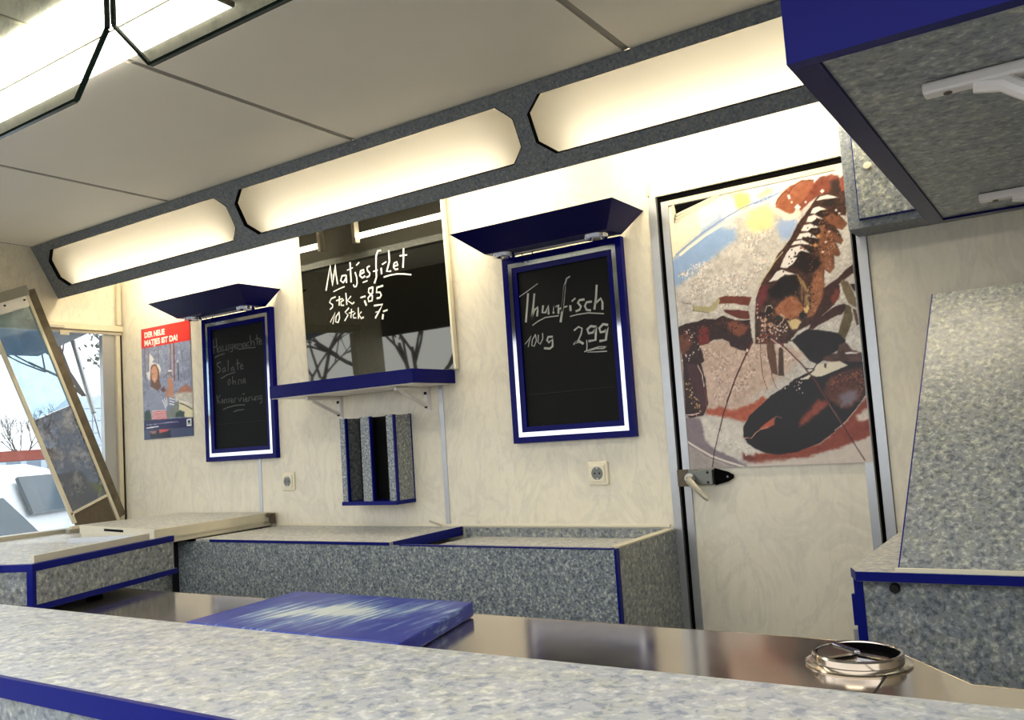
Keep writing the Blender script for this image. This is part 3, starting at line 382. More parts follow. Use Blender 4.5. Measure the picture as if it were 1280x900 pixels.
for (x0, x1) in HX:
    n = 10; pr = []
    for k in range(n+1):          # shallow curved sheet behind the opening
        t = t0-.012+(t1-t0+.024)*k/n; s_ = 1-((k/n-.5)*2)**2
        pr.append((t, -T_-.003-.0*s_))
    mb = MB(); vs = []; fs = []
    for t, off in pr: vs += [fp(x0-.02,t,off), fp(x1+.02,t,off)]
    for k in range(n): fs.append((2*k,2*k+1,2*k+3,2*k+2))
    mb.add(vs, fs); o = link('diffuser', mb, 'milky', lb)
    s2 = o.modifiers.new('t', 'SOLIDIFY'); s2.thickness = .003; o.modifiers.remove(s2)
    tb = link('tube', MB().tube([(x0+.10,-.27,2.10),(x1-.10,-.27,2.10)], .013, 10), 'tube', lb)
    for xx, sg in ((x0+.10,-1),(x1-.10,1)):
        link('tube_holder', B(min(xx+sg*.002,xx+sg*.022), max(xx+sg*.002,xx+sg*.022), -.285,-.255,2.07,ZC-.001), 'white_plastic', lb)
    link('lamp_rail', B(x0+.13, x1-.13, -.29, -.25, 2.19, ZC-.001), 'white_plastic', lb)

# ceiling lamps over the serving side, and clear plates hanging before them
cl = thing('ceiling_lamp', 'twin white lit diffusers flush in ceiling at upper left', 'ceiling lamp', (-2.3,-1.5,ZC-.012))
link('diffuser', B(-3.02,-1.648,-1.505,-1.389,ZC-.010,ZC-.001), 'panel', cl)
link('diffuser', B(-3.02,-1.648,-1.645,-1.512,ZC-.010,ZC-.001), 'panel', cl)
link('divider', B(-3.02,-1.648,-1.511,-1.506,ZC-.012,ZC-.001), 'alu_beige', cl)
link('end_cap', B(-1.646,-1.636,-1.645,-1.389,ZC-.012,ZC-.001), 'rust', cl)
cl2 = thing('ceiling_lamp', 'second twin white diffuser lamp further right in the ceiling', 'ceiling lamp', (-.1,-1.5,ZC-.012))
link('diffuser', B(-.75,.6,-1.505,-1.389,ZC-.010,ZC-.001), 'panel', cl2)
link('diffuser', B(-.75,.6,-1.645,-1.512,ZC-.010,ZC-.001), 'panel', cl2)
for (x0, x1, lab) in ((-2.80,-1.517,'clear octagonal acrylic plate with dark green rim at far upper left'),(-1.490,-.22,'clear acrylic plate with green lower rim, right of the first')):
    y = -1.8; z0, z1, c = 1.882, ZC-.002, .112
    pl = thing('acrylic_plate', lab, 'acrylic plate', ((x0+x1)/2, y, z0), 'clear plates hanging from the ceiling')
    pts = [(x0+c,z0),(x1-c,z0),(x1,z0+c),(x1,z1-.08),(x1-.06,z1),(x0+.06,z1),(x0,z1-.08),(x0,z0+c)]
    link('plate', MB().prism([(x,y,z) for x,z in pts], (0,-.006,0)), 'glass_plate', pl)
    rm = MB()
    seq = [pts[6],pts[7],pts[0],pts[1],pts[2],pts[3]]
    for a, b_ in zip(seq[:-1], seq[1:]): strip3(rm, a, b_, -.0045 , y-.0062, .007) if False else strip3(rm, b_, a, .006, y+.001, .009)
    link('rim', rm, 'green_rim', pl)

# ------------------------------------------------------------ framed chalk boards and their canopies
def words(writing, cuts):
    out = []; a = 0
    for c in list(cuts)+[len(writing)]: out.append(writing[a:c]); a = c
    return out
def chalkboard(x0, lab, writing, mat, wl, cuts):
    z0 = 1.114; W_, H_ = .506, .706
    t = thing('chalkboard', lab, 'chalkboard', (x0+W_/2, 0, z0), 'blue framed chalkboards on the back wall')
    def ring(o, i, y0, y1, nm, mt, bv=.0015):
        mb = MB()
        P = [(x0+o,z0+o),(x0+W_-o,z0+o),(x0+W_-o,z0+H_-o),(x0+o,z0+H_-o)]; Q = [(x0+i,z0+i),(x0+W_-i,z0+i),(x0+W_-i,z0+H_-i),(x0+i,z0+H_-i)]
        for k in range(4):
            a, b_, c_, d_ = P[k], P[(k+1)%4], Q[(k+1)%4], Q[k]
            s = MB(); mb.hexa([(a[0],y0,a[1]),(b_[0],y0,b_[1]),(c_[0],y0,c_[1]),(d_[0],y0,d_[1])], [(a[0],y1,a[1]),(b_[0],y1,b_[1]),(c_[0],y1,c_[1]),(d_[0],y1,d_[1])])
        return link(nm, mb, mt, t)
    ring(0, .023, -.001, -.026, 'outer_frame', 'blue')
    ring(.0232, .040, -.001, -.0235, 'chrome_strip', 'chrome')
    ring(.0402, .060, -.001, -.019, 'inner_frame', 'blue')
    link('slate', B(x0+.0602, x0+W_-.0602, -.0108, -.001, z0+.0602, z0+H_-.0602), 'slate', t)
    for grp in words(writing, cuts):
        mb = MB()
        for w_, p in grp: ribbon(mb, p, w_*wl, -.011, x0, z0)
        tag(link('chalk_word', mb, mat, t), None, None, None, 'stuff')
    link('slate_edge', B(x0+.075, x0+W_-.075, -.0125, -.0109, z0+.178, z0+.181), 'rubber', t)
    return t
chalkboard(-1.802, 'chalkboard reading Thunfisch 100g 2,99 in blue and chrome frame', WRITE_RIGHT, 'chalk_grey', .0010, (18,22,29))
chalkboard(-3.622, 'chalkboard with faint writing Hausgemachte Salate ohne Konservierung', WRITE_LEFT, 'chalk_faint', .0012, (17,25,29))
def canopy(xc, lab):
    yb, zb, yt, zt = -.14, 1.824, -.245, 1.898
    hw0, hw1 = .255, .335
    t = thing('board_canopy', lab, 'canopy', (xc, 0, zb), 'navy canopies over the chalkboards')
    def fr(inset, dz):
        return ([(xc-hw0+inset,-.0265,zb+dz),(xc-hw0+inset,yb+inset,zb+dz),(xc+hw0-inset,yb+inset,zb+dz),(xc+hw0-inset,-.0265,zb+dz)],
                [(xc-hw1+inset,-.001,zt),(xc-hw1+inset,yt+inset,zt),(xc+hw1-inset,yt+inset,zt),(xc+hw1-inset,-.001,zt)])
    a, b_ = fr(0, 0); a2, b2 = fr(.012, 0)
    sh = MB().add(a+b_+a2+b2, [(0,1,5,4),(1,2,6,5),(2,3,7,6),(8,9,13,12),(9,10,14,13),(10,11,15,14),
                               (0,1,9,8),(1,2,10,9),(2,3,11,10),(4,5,13,12),(5,6,14,13),(6,7,15,14)])
    link('shell', sh, 'bluecanopy', t)
    link('base_board', B(xc-hw0+.013, xc+hw0-.013, yb+.014, -.027, zb+.001, zb+.013), 'bluecanopy', t)
    link('lamp_slot', B(xc-.20, xc+.17, -.066, -.044, zb-.0015, zb+.0005), 'white_plastic', t)
    for dx in (-.205, .185):
        sp = link('spotlight', MB().lathe([(0,.004),(.018,.004),(.030,-.011),(.041,-.011),(.044,.0008)], (xc+dx,-.085,zb), 24), 'chrome', t, 0, True)
        link('lamp_glass', MB().lathe([(0,-.002),(.016,-.002),(.016,-.0005)], (xc+dx,-.085,zb-.004), 18), 'white_plastic', sp)
    link('cable', MB().tube([(xc-.15,-.05,zb-.001),(xc-.145,-.05,zb-.014),(xc-.125,-.05,zb-.018),(xc-.105,-.05,zb-.013),(xc-.10,-.05,zb-.001)], .0018, 6), 'rubber', t)
    return t
canopy(-1.545, 'navy blue canopy with spotlights over the Thunfisch chalkboard')
canopy(-3.40, 'navy blue canopy over the faint chalkboard, left of the black board')

# ------------------------------------------------------------ black glass price board, its shelf
mbd = thing('price_board', 'black glossy glass board with white writing Matjesfilet, Stck. and prices', 'price board', (-2.47,-.02,1.42))
BX0, BX1, BZ0, BZ1 = -2.882, -2.064, 1.426, 2.2
def by(z): return -.016-(z-BZ0)*.035
def slab(x0, x1, z0, z1, d0, d1):
    return MB().hexa([(x0,by(z0)-d0,z0),(x1,by(z0)-d0,z0),(x1,by(z1)-d0,z1),(x0,by(z1)-d0,z1)], [(x0,by(z0)-d1,z0),(x1,by(z0)-d1,z0),(x1,by(z1)-d1,z1),(x0,by(z1)-d1,z1)])
link('glass', slab(BX0, BX1, BZ0, BZ1, 0, .006), 'mirror', mbd)
link('backing', MB().hexa([(BX0+.01,-.001,BZ0),(BX1-.01,-.001,BZ0),(BX1-.01,-.001,BZ1),(BX0+.01,-.001,BZ1)], [(BX0+.01,by(BZ0)+.0005,BZ0),(BX1-.01,by(BZ0)+.0005,BZ0),(BX1-.01,by(BZ1)+.0005,BZ1),(BX0+.01,by(BZ1)+.0005,BZ1)]), 'white_plastic', mbd)
link('edge_profile', slab(BX1+.0005, BX1+.011, BZ0-.002, BZ1, -.012, .009), 'plastic', mbd)
link('edge_profile', slab(BX0-.004, BX0-.0005, BZ0-.002, BZ1, -.012, .007), 'alu_beige', mbd)
for grp in words(WRITE_MENU, (19,26,30,39,43)):
    mb = MB()
    for w_, p in grp:
        s = MB(); ribbon(s, p, w_*.00088, 0, -2.88, 1.42)
        s.v = [(v[0], by(v[2])-.0062+v[1], v[2]) for v in s.v]; mb.add(s.v, s.f)
    tag(link('chalk_word', mb, 'chalk', mbd), None, None, None, 'stuff')
sh = thing('wall_shelf', 'glossy blue shelf under the black price board', 'shelf', (-2.47,-.15,1.37))
link('shelf_board', MB().prism([(-2.868,-.265,1.368),(-2.076,-.265,1.368),(-2.076,-.0025,1.368),(-2.868,-.0025,1.368)], (0,0,.0535)), 'blue', sh, .002)
link('underside', B(-2.862,-2.082,-.259,-.004,1.3655,1.3675), 'white_plastic', sh)
for x in (-2.715, -2.222):
    br = link('bracket', MB().tube([(x,-.006,1.275),(x,-.008,1.362)], .011, 10).tube([(x,-.008,1.359),(x,-.20,1.357)], .008, 8)
              .tube([(x,-.008,1.29),(x,-.03,1.293),(x,-.15,1.34),(x,-.17,1.352)], .0075, 8).box(x-.013,x+.013,-.005,-.0005,1.268,1.364), 'white_plastic', sh, 0, True)
    for zz in (1.34, 1.285):
        link('screw', MB().lathe([(0,-.021),(.006,-.021),(.007,-.0172)], (x,0,zz), 10, 'y'), 'rubber', br)

# slotted rack on the wall
rk = thing('wall_rack', 'grey granite rack with two open black slots and blue edging', 'rack', (-2.47,-.06,.915))
x0, x1, yf, z0, z1 = -2.612, -2.318, -.118, .917, 1.262
link('base', MB().prism([(x0-.004,yf-.004,z0-.016),(x1+.002,yf-.004,z0-.016),(x1+.002,-.001,z0-.016),(x0-.004,-.001,z0-.016)], (0,0,.0155)), 'blue_edge', rk)
w_s = (x1-x0)
for a, b_ in ((0,.095),(.40,.565),(.885,1.0)):
    link('front_strip', B(x0+w_s*a, x0+w_s*b_, yf, yf+.014, z0, z1), 'granite_fine', rk)
    link('blue_edging', B(x0+w_s*b_+.0003, x0+w_s*b_+.006, yf-.001, yf+.014, z0, z1), 'blue_edge', rk)
link('side_panel', B(x1-.010, x1, yf+.0145, -.0075, z0, z1-.002), 'granite', rk)
link('side_panel', B(x0, x0+.010, yf+.0145, -.001, z0, z1), 'granite', rk)
link('blue_edging', B(x1-.010, x1+.001, -.007, -.001, z0, z1+.002), 'blue_edge', rk)
link('back_panel', B(x0+.0105, x1-.0105, -.012, -.001, z0, z1), 'rubber', rk)
for a in (.25, .73):
    link('divider', B(x0+w_s*a-.003+.03, x0+w_s*a+.003+.03, yf+.016, -.0125, z0, z1), 'rubber', rk)

# sockets
def socket(x, z, lab):
    t = thing('wall_socket', lab, 'socket', (x, 0, z-.04), 'cream wall sockets')
    link('cover_plate', B(x-.04, x+.04, -.010, -.0005, z-.042, z+.042), 'plastic', t, .005)
    link('insert', B(x-.029, x+.029, -.015, -.0102, z-.030, z+.030), 'plastic', t, .004)
    link('cup', MB().lathe([(.0235,-.0156),(.0225,-.0153),(.020,-.0151)], (x,0,z), 28, 'y'), 'alu_old', t)
    c = link('recess', MB().lathe([(0,-.0153),(.0225,-.0153)], (x,0,z), 28, 'y'), 'gunmetal', t)
    for dx in (-.0095, .0095): link('pin_hole', MB().lathe([(0,-.0158),(.0032,-.0158),(.0032,-.0154)], (x+dx,0,z), 10, 'y'), 'black', c)
    for dz in (-.019, .019): link('earth_clip', B(x-.003, x+.003, -.0165, -.0154, z+dz-.003, z+dz+.003), 'alu', c)
    return t
s1 = socket(-1.463, .992, 'cream wall socket below the Thunfisch chalkboard')
s2 = s1.copy(); COL.objects.link(s2); s2.location = (-3.062, 0, 1.004-.04); s2['label'] = 'cream wall socket to the right below the faint chalkboard'
for ch in s1.children:
    c = ch.copy(); COL.objects.link(c); c.parent = s2
    for g in ch.children:
        d = g.copy(); COL.objects.link(d); d.parent = c

# ------------------------------------------------------------ printed posters (flat prints)
def paint(LL, W, H, step, base, seed):
    rs = np.random.RandomState(seed)
    nx, nz = int(W/step)+1, int(H/step)+1
    X, Z = np.meshgrid(np.linspace(0, W, nx), np.linspace(0, H, nz))
    img = np.ones((nz, nx, 3))*np.array(base, float)
    def noise(c):
        g = rs.rand(max(2,nz//c+2), max(2,nx//c+2)); yi = np.linspace(0, g.shape[0]-1.001, nz); xi = np.linspace(0, g.shape[1]-1.001, nx)
        y0 = yi.astype(int); x0 = xi.astype(int); fy = (yi-y0)[:,None]; fx = (xi-x0)[None,:]
        return g[y0][:,x0]*(1-fy)*(1-fx)+g[y0+1][:,x0]*fy*(1-fx)+g[y0][:,x0+1]*(1-fy)*fx+g[y0+1][:,x0+1]*fy*fx
    N = (noise(2)+noise(4)+noise(9))/3*2-1; N2 = (noise(3)+noise(6))-1
    img += (N*40+(rs.rand(nz,nx)-.5)*26)[...,None]
    wx = N*1.0; wz = N2*1.0
    for kind, col, s, amp, pts in LL:
        col = np.array(col, float); P = np.array(pts, float)
        if kind == 2:
            seg = np.linalg.norm(np.diff(P, axis=0), axis=1); cum = np.r_[0, np.cumsum(seg)]
            for _ in range(int(amp)):
                u = rs.rand()*cum[-1]; k = min(len(seg)-1, np.searchsorted(cum, u)-1); k = max(k, 0)
                q = P[k]+(P[k+1]-P[k])*((u-cum[k])/max(seg[k],1e-6))+rs.randn(2)*8
                rr = s*(.5+rs.rand()); ii = (np.abs(X[0]-q[0]) < rr+3); jj = (np.abs(Z[:,0]-q[1]) < rr+3)
                if not ii.any() or not jj.any(): continue
                ix = np.ix_(jj, ii); d = np.hypot((X[ix]-q[0])*1.2, Z[ix]-q[1]); mk = np.clip((rr-d)/1.2+.5, 0, 1)[...,None]*.9
                img[ix] = img[ix]*(1-mk)+col*mk
            continue
        pad = (s if kind == 0 else s)+6
        ii = (X[0] > P[:,0].min()-pad) & (X[0] < P[:,0].max()+pad); jj = (Z[:,0] > P[:,1].min()-pad) & (Z[:,0] < P[:,1].max()+pad)
        if not ii.any() or not jj.any(): continue
        ix = np.ix_(jj, ii); ws = min(s,4)*(1.6 if kind == 0 else .25); x = X[ix]+wx[ix]*ws; z = Z[ix]+wz[ix]*ws
        d = np.full(x.shape, 1e9); ins = np.zeros(x.shape, bool); n = len(P)
        for k in range(n if kind == 0 else n-1):
            a = P[k]; b_ = P[(k+1) % n]; e = b_-a; L2 = max(e@e, 1e-9)
            tt = np.clip(((x-a[0])*e[0]+(z-a[1])*e[1])/L2, 0, 1)
            d = np.minimum(d, np.hypot(x-a[0]-e[0]*tt, z-a[1]-e[1]*tt))
            if kind == 0 and a[1] != b_[1]:
                c = ((a[1] > z) != (b_[1] > z)) & (x < (b_[0]-a[0])*(z-a[1])/(b_[1]-a[1])+a[0]); ins ^= c
        if kind == 0: sd = np.where(ins, d, -d); mk = np.clip(sd/max(s*2.2,2.2)+.5, 0, 1)
        else: mk = np.clip((s/2-d)/1.4+.5, 0, 1)
        if s > 4 and kind == 0: mk = mk*mk*(3-2*mk)
        mk = mk[...,None]
        img[ix] = img[ix]*(1-mk)+(col+(N[ix]*.7+N2[ix]*.8+(rs.rand(*x.shape)-.5)*.5)[...,None]*amp*np.array([1,.9,.85]))*mk
    img = np.clip(img, 4, 250)/255
    return nx, nz, np.where(img <= .04045, img/12.92, ((img+.055)/1.055)**2.4)
def poster(name, LL, x0, z0, y, W, H, step, base, cut, lab, seed, parent=None):
    nx, nz, img = paint(LL, W, H, step, base, seed)
    vs = [(W*i/(nx-1)/1000, 0, H*j/(nz-1)/1000) for j in range(nz) for i in range(nx)]
    fs = []
    for j in range(nz-1):
        for i in range(nx-1):
            cxx, czz = W*(i+.5)/(nx-1), H*(j+.5)/(nz-1)
            if cut and cut(cxx, czz): continue
            a = j*nx+i; fs.append((a, a+1, a+nx+1, a+nx))
    me = bpy.data.meshes.new(name); me.from_pydata(vs, [], fs)
    ca = me.color_attributes.new('print', 'FLOAT_COLOR', 'POINT')
    buf = np.ones((nx*nz, 4), np.float32); buf[:, :3] = img.reshape(-1, 3); ca.data.foreach_set('color', buf.ravel())
    me.materials.append(M['print'])
    o = bpy.data.objects.new(name, me); COL.objects.link(o); o.location = (x0, y, z0)
    return o
def vent_cut(u, v):      # the corner of the sheet is cut off on a slant below the vent
    if u < 24 and v > 835+ (0): return v > 832
    return v > 832+(u-22)*.37
lp = poster('lobster_poster', LOBSTER, -1.114, .996, -.0095, 576, 896, 2.5, (196,190,182), vent_cut, '', 3)
tag(lp, 'large photo poster of a dark lobster on ice covering the door', 'poster')
wp_ = poster('fish_poster', WOMAN, -4.16, 1.25, -.003, 417, 591, 2.6, (138,146,172), None, '', 5)
tag(wp_, 'small poster with red header and smiling person in a white bonnet', 'poster')
def lettering(txt, x, z, y, h, wsc, parent):
    cu = bpy.data.curves.new('lettering', 'FONT'); cu.body = txt; cu.size = h*1.38; cu.extrude = .0004; cu.offset = .0016
    ob = bpy.data.objects.new('tmp', cu); COL.objects.link(ob)
    dg = bpy.context.evaluated_depsgraph_get(); me = bpy.data.meshes.new_from_object(ob.evaluated_get(dg))
    bpy.data.objects.remove(ob)
    s = wsc/max(v.co.x for v in me.vertices)
    for v in me.vertices: v.co = Vector((v.co.x*s, -v.co.z, v.co.y))
    me.materials.clear(); me.materials.append(M['chalk'])
    o = bpy.data.objects.new('lettering', me); COL.objects.link(o); o.parent = parent
    o.location = Vector((x, y, z))-parent.location
lettering('DER NEUE', -4.131, 1.791, -.0036, .030, .178, wp_)
lettering('MATJES IST DA!', -4.133, 1.748, -.0036, .030, .285, wp_)

# ------------------------------------------------------------ back counter
bc = thing('back_counter', 'low grey granite counter along the back wall with recessed top', 'counter', (-2.2,-.25,0))
CX0, CX1, CY, CZ = -3.262, -1.183, -.455, .796
link('front_panel', B(CX0+.004, CX1-.008, CY, CY+.018, .08, CZ-.004), 'granite_fine', bc)
link('side_panel', B(CX1-.014, CX1, CY+.0185, -.0075, .08, CZ-.001), 'granite', bc)
link('blue_edging', B(CX1-.008, CX1, CY-.001, CY+.018, .08, CZ-.001), 'blue_edge', bc)
link('blue_edging', B(-2.02, CX1-.0145, CY-.002, CY+.0185, CZ-.0035, CZ), 'blue_edge', bc)
link('well_floor', B(-2.02, CX1-.0145, CY+.019, -.0205, .752, .766), 'granite_sheen', bc)
link('back_rail', B(-2.06, CX1-.0145, -.020, -.0085, .752, CZ+.002), 'granite', bc)
link('rim', B(CX1-.03, CX1, CY+.019, -.0205, CZ-.0005, CZ+.004), 'alu_beige', bc)
link('side_panel', B(CX0, CX0+.0035, CY-.03, -.001, .08, CZ-.004), 'rubber', bc)
ld = thing('counter_cover', 'flat grey granite cover with blue edging on the back counter', 'cover', (-2.6,-.25,CZ))
pts = [(-3.05,CY-.004,CZ-.003),(-2.03,CY-.004,CZ-.003),(-2.085,-.010,CZ-.003),(-3.05,-.010,CZ-.003)]
ld_b = MB().prism([(-3.138,CY+.0005,CZ-.003),(-2.066,CY+.0005,CZ-.003),(-2.088,-.0095,CZ-.003),(-3.138,-.0095,CZ-.003)], (0,0,.010))
link('lid_board', ld_b, 'granite_sheen', ld)
link('blue_edging', MB().box(-3.045,-2.066,CY-.0035,CY+.0002,CZ-.003,CZ+.0072), 'blue_edge', ld)
link('blue_edging', MB().hexa([(-2.0655,CY+.0195,CZ-.026),(-2.058,CY+.0195,CZ-.026),(-2.080,-.0095,CZ-.026),(-2.0875,-.0095,CZ-.026)], [(-2.0655,CY+.0195,CZ+.0075),(-2.058,CY+.0195,CZ+.0075),(-2.080,-.0095,CZ+.0075),(-2.0875,-.0095,CZ+.0075)]), 'blue_edge', ld)
tag(link('small_rod', MB().tube([(-2.165,-.03,.8075),(-2.215,-.045,.828)], .004, 8), 'alu_old'), 'short thin metal rod resting on lid beside the seam strip', 'rod')

# ------------------------------------------------------------ left end: lower cabinet, aluminium framed flap, raised display box
lc = thing('corner_cabinet', 'grey granite corner cabinet below the raised box at left', 'cabinet', (-3.8,-.9,0))
link('body', B(XL+.002, CX0-.035, -1.9, -.014, .02, .785), 'granite', lc)
link('end_strip', B(CX0-.034, CX0-.002, -.46, -.014, .02, .785), 'granite', lc)
link('top_board', B(XL+.002, CX0-.001, -1.9, -.014, .7855, .805), 'granite_sheen', lc)
fl = thing('counter_flap', 'folded granite flap with beige metal edge on the counter at left', 'flap', (-3.5,-.3,.807))
q = [(-3.90,-.515),(-3.125,-.655),(-3.178,-.012),(-3.86,-.012)]
def ring4(mb, P, ins, z0, z1):
    c = Vector((sum(p[0] for p in P)/4, sum(p[1] for p in P)/4)); Q = []
    for i in range(4):
        a, b_, d = Vector(P[i-1]), Vector(P[i]), Vector(P[(i+1)%4]); e1 = (a-b_).normalized(); e2 = (d-b_).normalized()
        s = ins/abs(e1.x*e2.y-e1.y*e2.x); Q.append(b_+(e1+e2)*s)
    for i in range(4):
        a, b_, c_, d = P[i], P[(i+1)%4], Q[(i+1)%4], Q[i]
        mb.hexa([(p[0],p[1],z0) for p in (a,b_,c_,d)], [(p[0],p[1],z1) for p in (a,b_,c_,d)])
    return Q
mb = MB(); Q = ring4(mb, q, .012, .8265, .866); link('metal_edge', mb, 'alu_beige', fl, .0)
link('granite_board', MB().prism([(p[0],p[1],.835) for p in Q], (0,0,.0315)), 'granite_sheen', fl)
mb = MB(); ring4(mb, [(p[0]+(.006 if i in (0,3) else -.006), p[1]+.004) for i, p in enumerate(q)], .02, .8062, .826); link('lower_profile', mb, 'alu_beige', fl)
link('grip_slot', MB().hexa([(-3.62,-.5665,.848),(-3.42,-.6027,.848),(-3.42,-.6015,.848),(-3.62,-.5653,.848)], [(-3.62,-.5665,.858),(-3.42,-.6027,.858),(-3.42,-.6015,.858),(-3.62,-.5653,.858)]), 'black', fl)
link('hinge', MB().tube([(-3.162,-.02,.815),(-3.162,-.02,.862)], .011, 10).box(-3.17,-3.145,-.035,-.03,.82,.85).tube([(-3.166,-.05,.857),(-3.15,-.05,.857)], .009, 8), 'rust', fl, 0, True)

bx = thing('display_box', 'raised granite box with blue edging and shallow metal tray on top', 'box', (-2.7,-1.4,.79))
N0, N1 = Vector((-2.109,-1.660)), Vector((-2.279,-1.158))    # right face, near and far
dv = (N1-N0).normalized(); nv = Vector((-dv.y, dv.x))         # nv to the left
if nv.x > 0: nv = -nv
WB = .82
def bp(a, s, z): p = N0+dv*a+nv*s; return (p.x, p.y, z)
LB = (N1-N0).length
def bbox(a0, a1, s0, s1, z0, z1):
    return MB().hexa([bp(a0,s0,z0),bp(a1,s0,z0),bp(a1,s1,z0),bp(a0,s1,z0)], [bp(a0,s0,z1),bp(a1,s0,z1),bp(a1,s1,z1),bp(a0,s1,z1)])
ZT = .919
link('right_panel', bbox(.012, LB-.003, .0, .016, .823, ZT-.0175), 'granite', bx)
link('near_panel', bbox(.003, .016, .0165, WB, .823, ZT-.0175), 'granite', bx)
link('blue_edging', bbox(0, LB, -.001, .016, ZT-.017, ZT), 'blue_edge', bx)
link('blue_edging', bbox(0, .0118, -.001, .016, .823, ZT-.0175), 'blue_edge', bx)
link('blue_edging', bbox(0, .016, .0165, .065+WB-.2, ZT-.017, ZT), 'blue_edge', bx)
link('blue_edging', bbox(0, LB+.012, -.001, .014, .808, .8225), 'blue_edge', bx)
link('far_panel', bbox(LB-.016, LB, .0165, WB, .823, ZT-.0175), 'granite', bx)
link('bottom_board', bbox(.02, LB-.02, .0165, WB-.01, .808, .822), 'rubber', bx)
link('top_board', bbox(.0165, LB, .0165, WB, ZT-.017, ZT-.006), 'granite_sheen', bx)
tr = link('tray_rim', bbox(.03, LB-.08, .022, .030, ZT-.0055, ZT+.017), 'alu_beige', bx)
link('tray_rim', bbox(LB-.088, LB-.08, .0305, .30, ZT-.0055, ZT+.014), 'alu', bx)
link('tray_floor', bbox(.03, LB-.09, .0305, WB-.047, ZT-.0055, ZT-.002), 'granite_sheen', bx)
link('outer_rail', bbox(.0, LB+.04, WB-.045, WB-.03, ZT-.0055, ZT+.018), 'alu_old', bx)
link('outer_rail', bbox(.0, LB+.04, WB-.0295, WB-.012, ZT-.0055, ZT+.027), 'rubber', bx)
link('foot', bbox(.1, .13, .1, .13, .7915, .8075), 'rubber', bx); link('foot', bbox(.32, .35, .1, .13, .7915, .8075), 'rubber', bx)
link('foot', bbox(.1, .13, .6, .63, .7915, .8075), 'rubber', bx); link('foot', bbox(.32, .35, .6, .63, .7915, .8075), 'rubber', bx)
tag(link('door_latch', MB().box(-2.30,-2.222,-1.700,-1.6925,.85,.912).tube([(-2.235,-1.697,.948),(-2.20,-1.7,.915),(-2.198,-1.702,.86)], .0035, 8).lathe([(0,-.012),(.007,-.010),(.007,0)], (-2.202,-1.699,.868), 10, 'y'), 'alu_old', bx), 'small metal latch hanging at the near corner')

# leaning framed glass side panel
sa = thing('leaning_glass_panel', 'leaning metal framed glass panel in front of the open window', 'glass panel', (-4.25,-.3,.81))
A0 = Vector((-.097,.841)); A1 = Vector((-.548,1.99)); du = (A1-A0).normalized(); dn = Vector((-du.y, du.x))
if dn.x > 0: dn = -dn            # towards the camera side
LA = (A1-A0).length
def sp(u, s, x): p = A0+du*u+dn*s; return (x, p.x, p.y)
def sbox(u0, u1, s0, s1, xa, xb):
    return MB().hexa([sp(u0,s0,xa),sp(u1,s0,xa),sp(u1,s1,xa),sp(u0,s1,xa)], [sp(u0,s0,xb),sp(u1,s0,xb),sp(u1,s1,xb),sp(u0,s1,xb)])
XS = -4.25; WS = .212
link('right_stile', sbox(.0, LA, .0, .014, XS-.012, XS+.006), 'alu_beige', sa)
link('left_stile', MB().hexa([sp(.10,WS,XS-.012),sp(LA-.02,WS,XS-.012),sp(LA-.02,WS+.016,XS-.012),sp(.10,WS+.016,XS-.012)],[sp(.10,WS,XS+.006),sp(LA-.02,WS,XS+.006),sp(LA-.02,WS+.016,XS+.006),sp(.10,WS+.016,XS+.006)]), 'alu_beige', sa)
link('edge_board', sbox(.012, LA+.02, -.045, -.0005, XS-.03, XS-.004), 'marbled', sa)
link('top_plate', sbox(LA-.055, LA-.004, .0145, .5, XS-.010, XS+.004), 'alu', sa)
link('cap', sbox(LA-.003, LA+.045, -.006, .5, XS-.016, XS+.008), 'gunmetal', sa)
link('upper_pane', sbox(.655, LA-.056, .0145, WS-.0005, XS-.006, XS-.001), 'sash_glass', sa)
link('lower_pane', sbox(.158, .652, .0145, WS-.0005, XS-.004, XS+.001), 'smoky', sa)
link('bottom_rail', sbox(.145, .157, .0145, WS+.01, XS-.010, XS+.006), 'alu_beige', sa)
a = sp(.143,.016,XS); b_ = sp(.143,WS-.01,XS)
link('corner_panel', MB().prism([(XS-.008,a[1],a[2]),(XS-.008,b_[1],b_[2]),(XS-.008,-.335,.842),(XS-.008,-.115,.842)], (.006,0,0)), 'rust', sa)
link('bottom_profile', B(XS-.012, XS+.01, -.36, -.09, .8265, .841), 'alu_beige', sa)
link('corner_gusset', B(XS-.05, XS-.013, -.36, -.02, .8065, .826), 'alu_old', sa)
for s_ in (.03, .13): link('screw', MB().lathe([(0,.010),(.005,.010),(.005,.0042)], sp(LA-.02, s_, XS), 8, 'x'), 'rubber', sa)

# raised outer hatch and its gas strut
tag(link('end_hatch', MB().hexa([(-4.42,-.03,1.90),(-4.42,-1.95,1.90),(-5.15,-1.95,1.80),(-5.15,-.03,1.80)], [(-4.42,-.03,1.93),(-4.42,-1.95,1.93),(-5.15,-1.95,1.83),(-5.15,-.03,1.83)]), 'hatch'), 'blue grey hatch raised outside the left window', 'hatch')
gs = thing('gas_strut', 'grey gas strut holding up the hatch outside the window', 'strut', (-4.4,-.06,1.1))
link('rod', MB().tube([(-4.405,-.06,1.12),(-4.54,-.06,1.44)], .005, 8), 'chrome', gs)
link('cylinder', MB().tube([(-4.53,-.06,1.42),(-4.72,-.06,1.84)], .013, 10), 'alu', gs, 0, True)
link('mount', MB().tube([(-4.42,-.06,1.115),(-4.395,-.06,1.115)], .02, 12).tube([(-4.40,-.06,1.06),(-4.40,-.06,1.17)], .009, 8), 'rubber', gs)

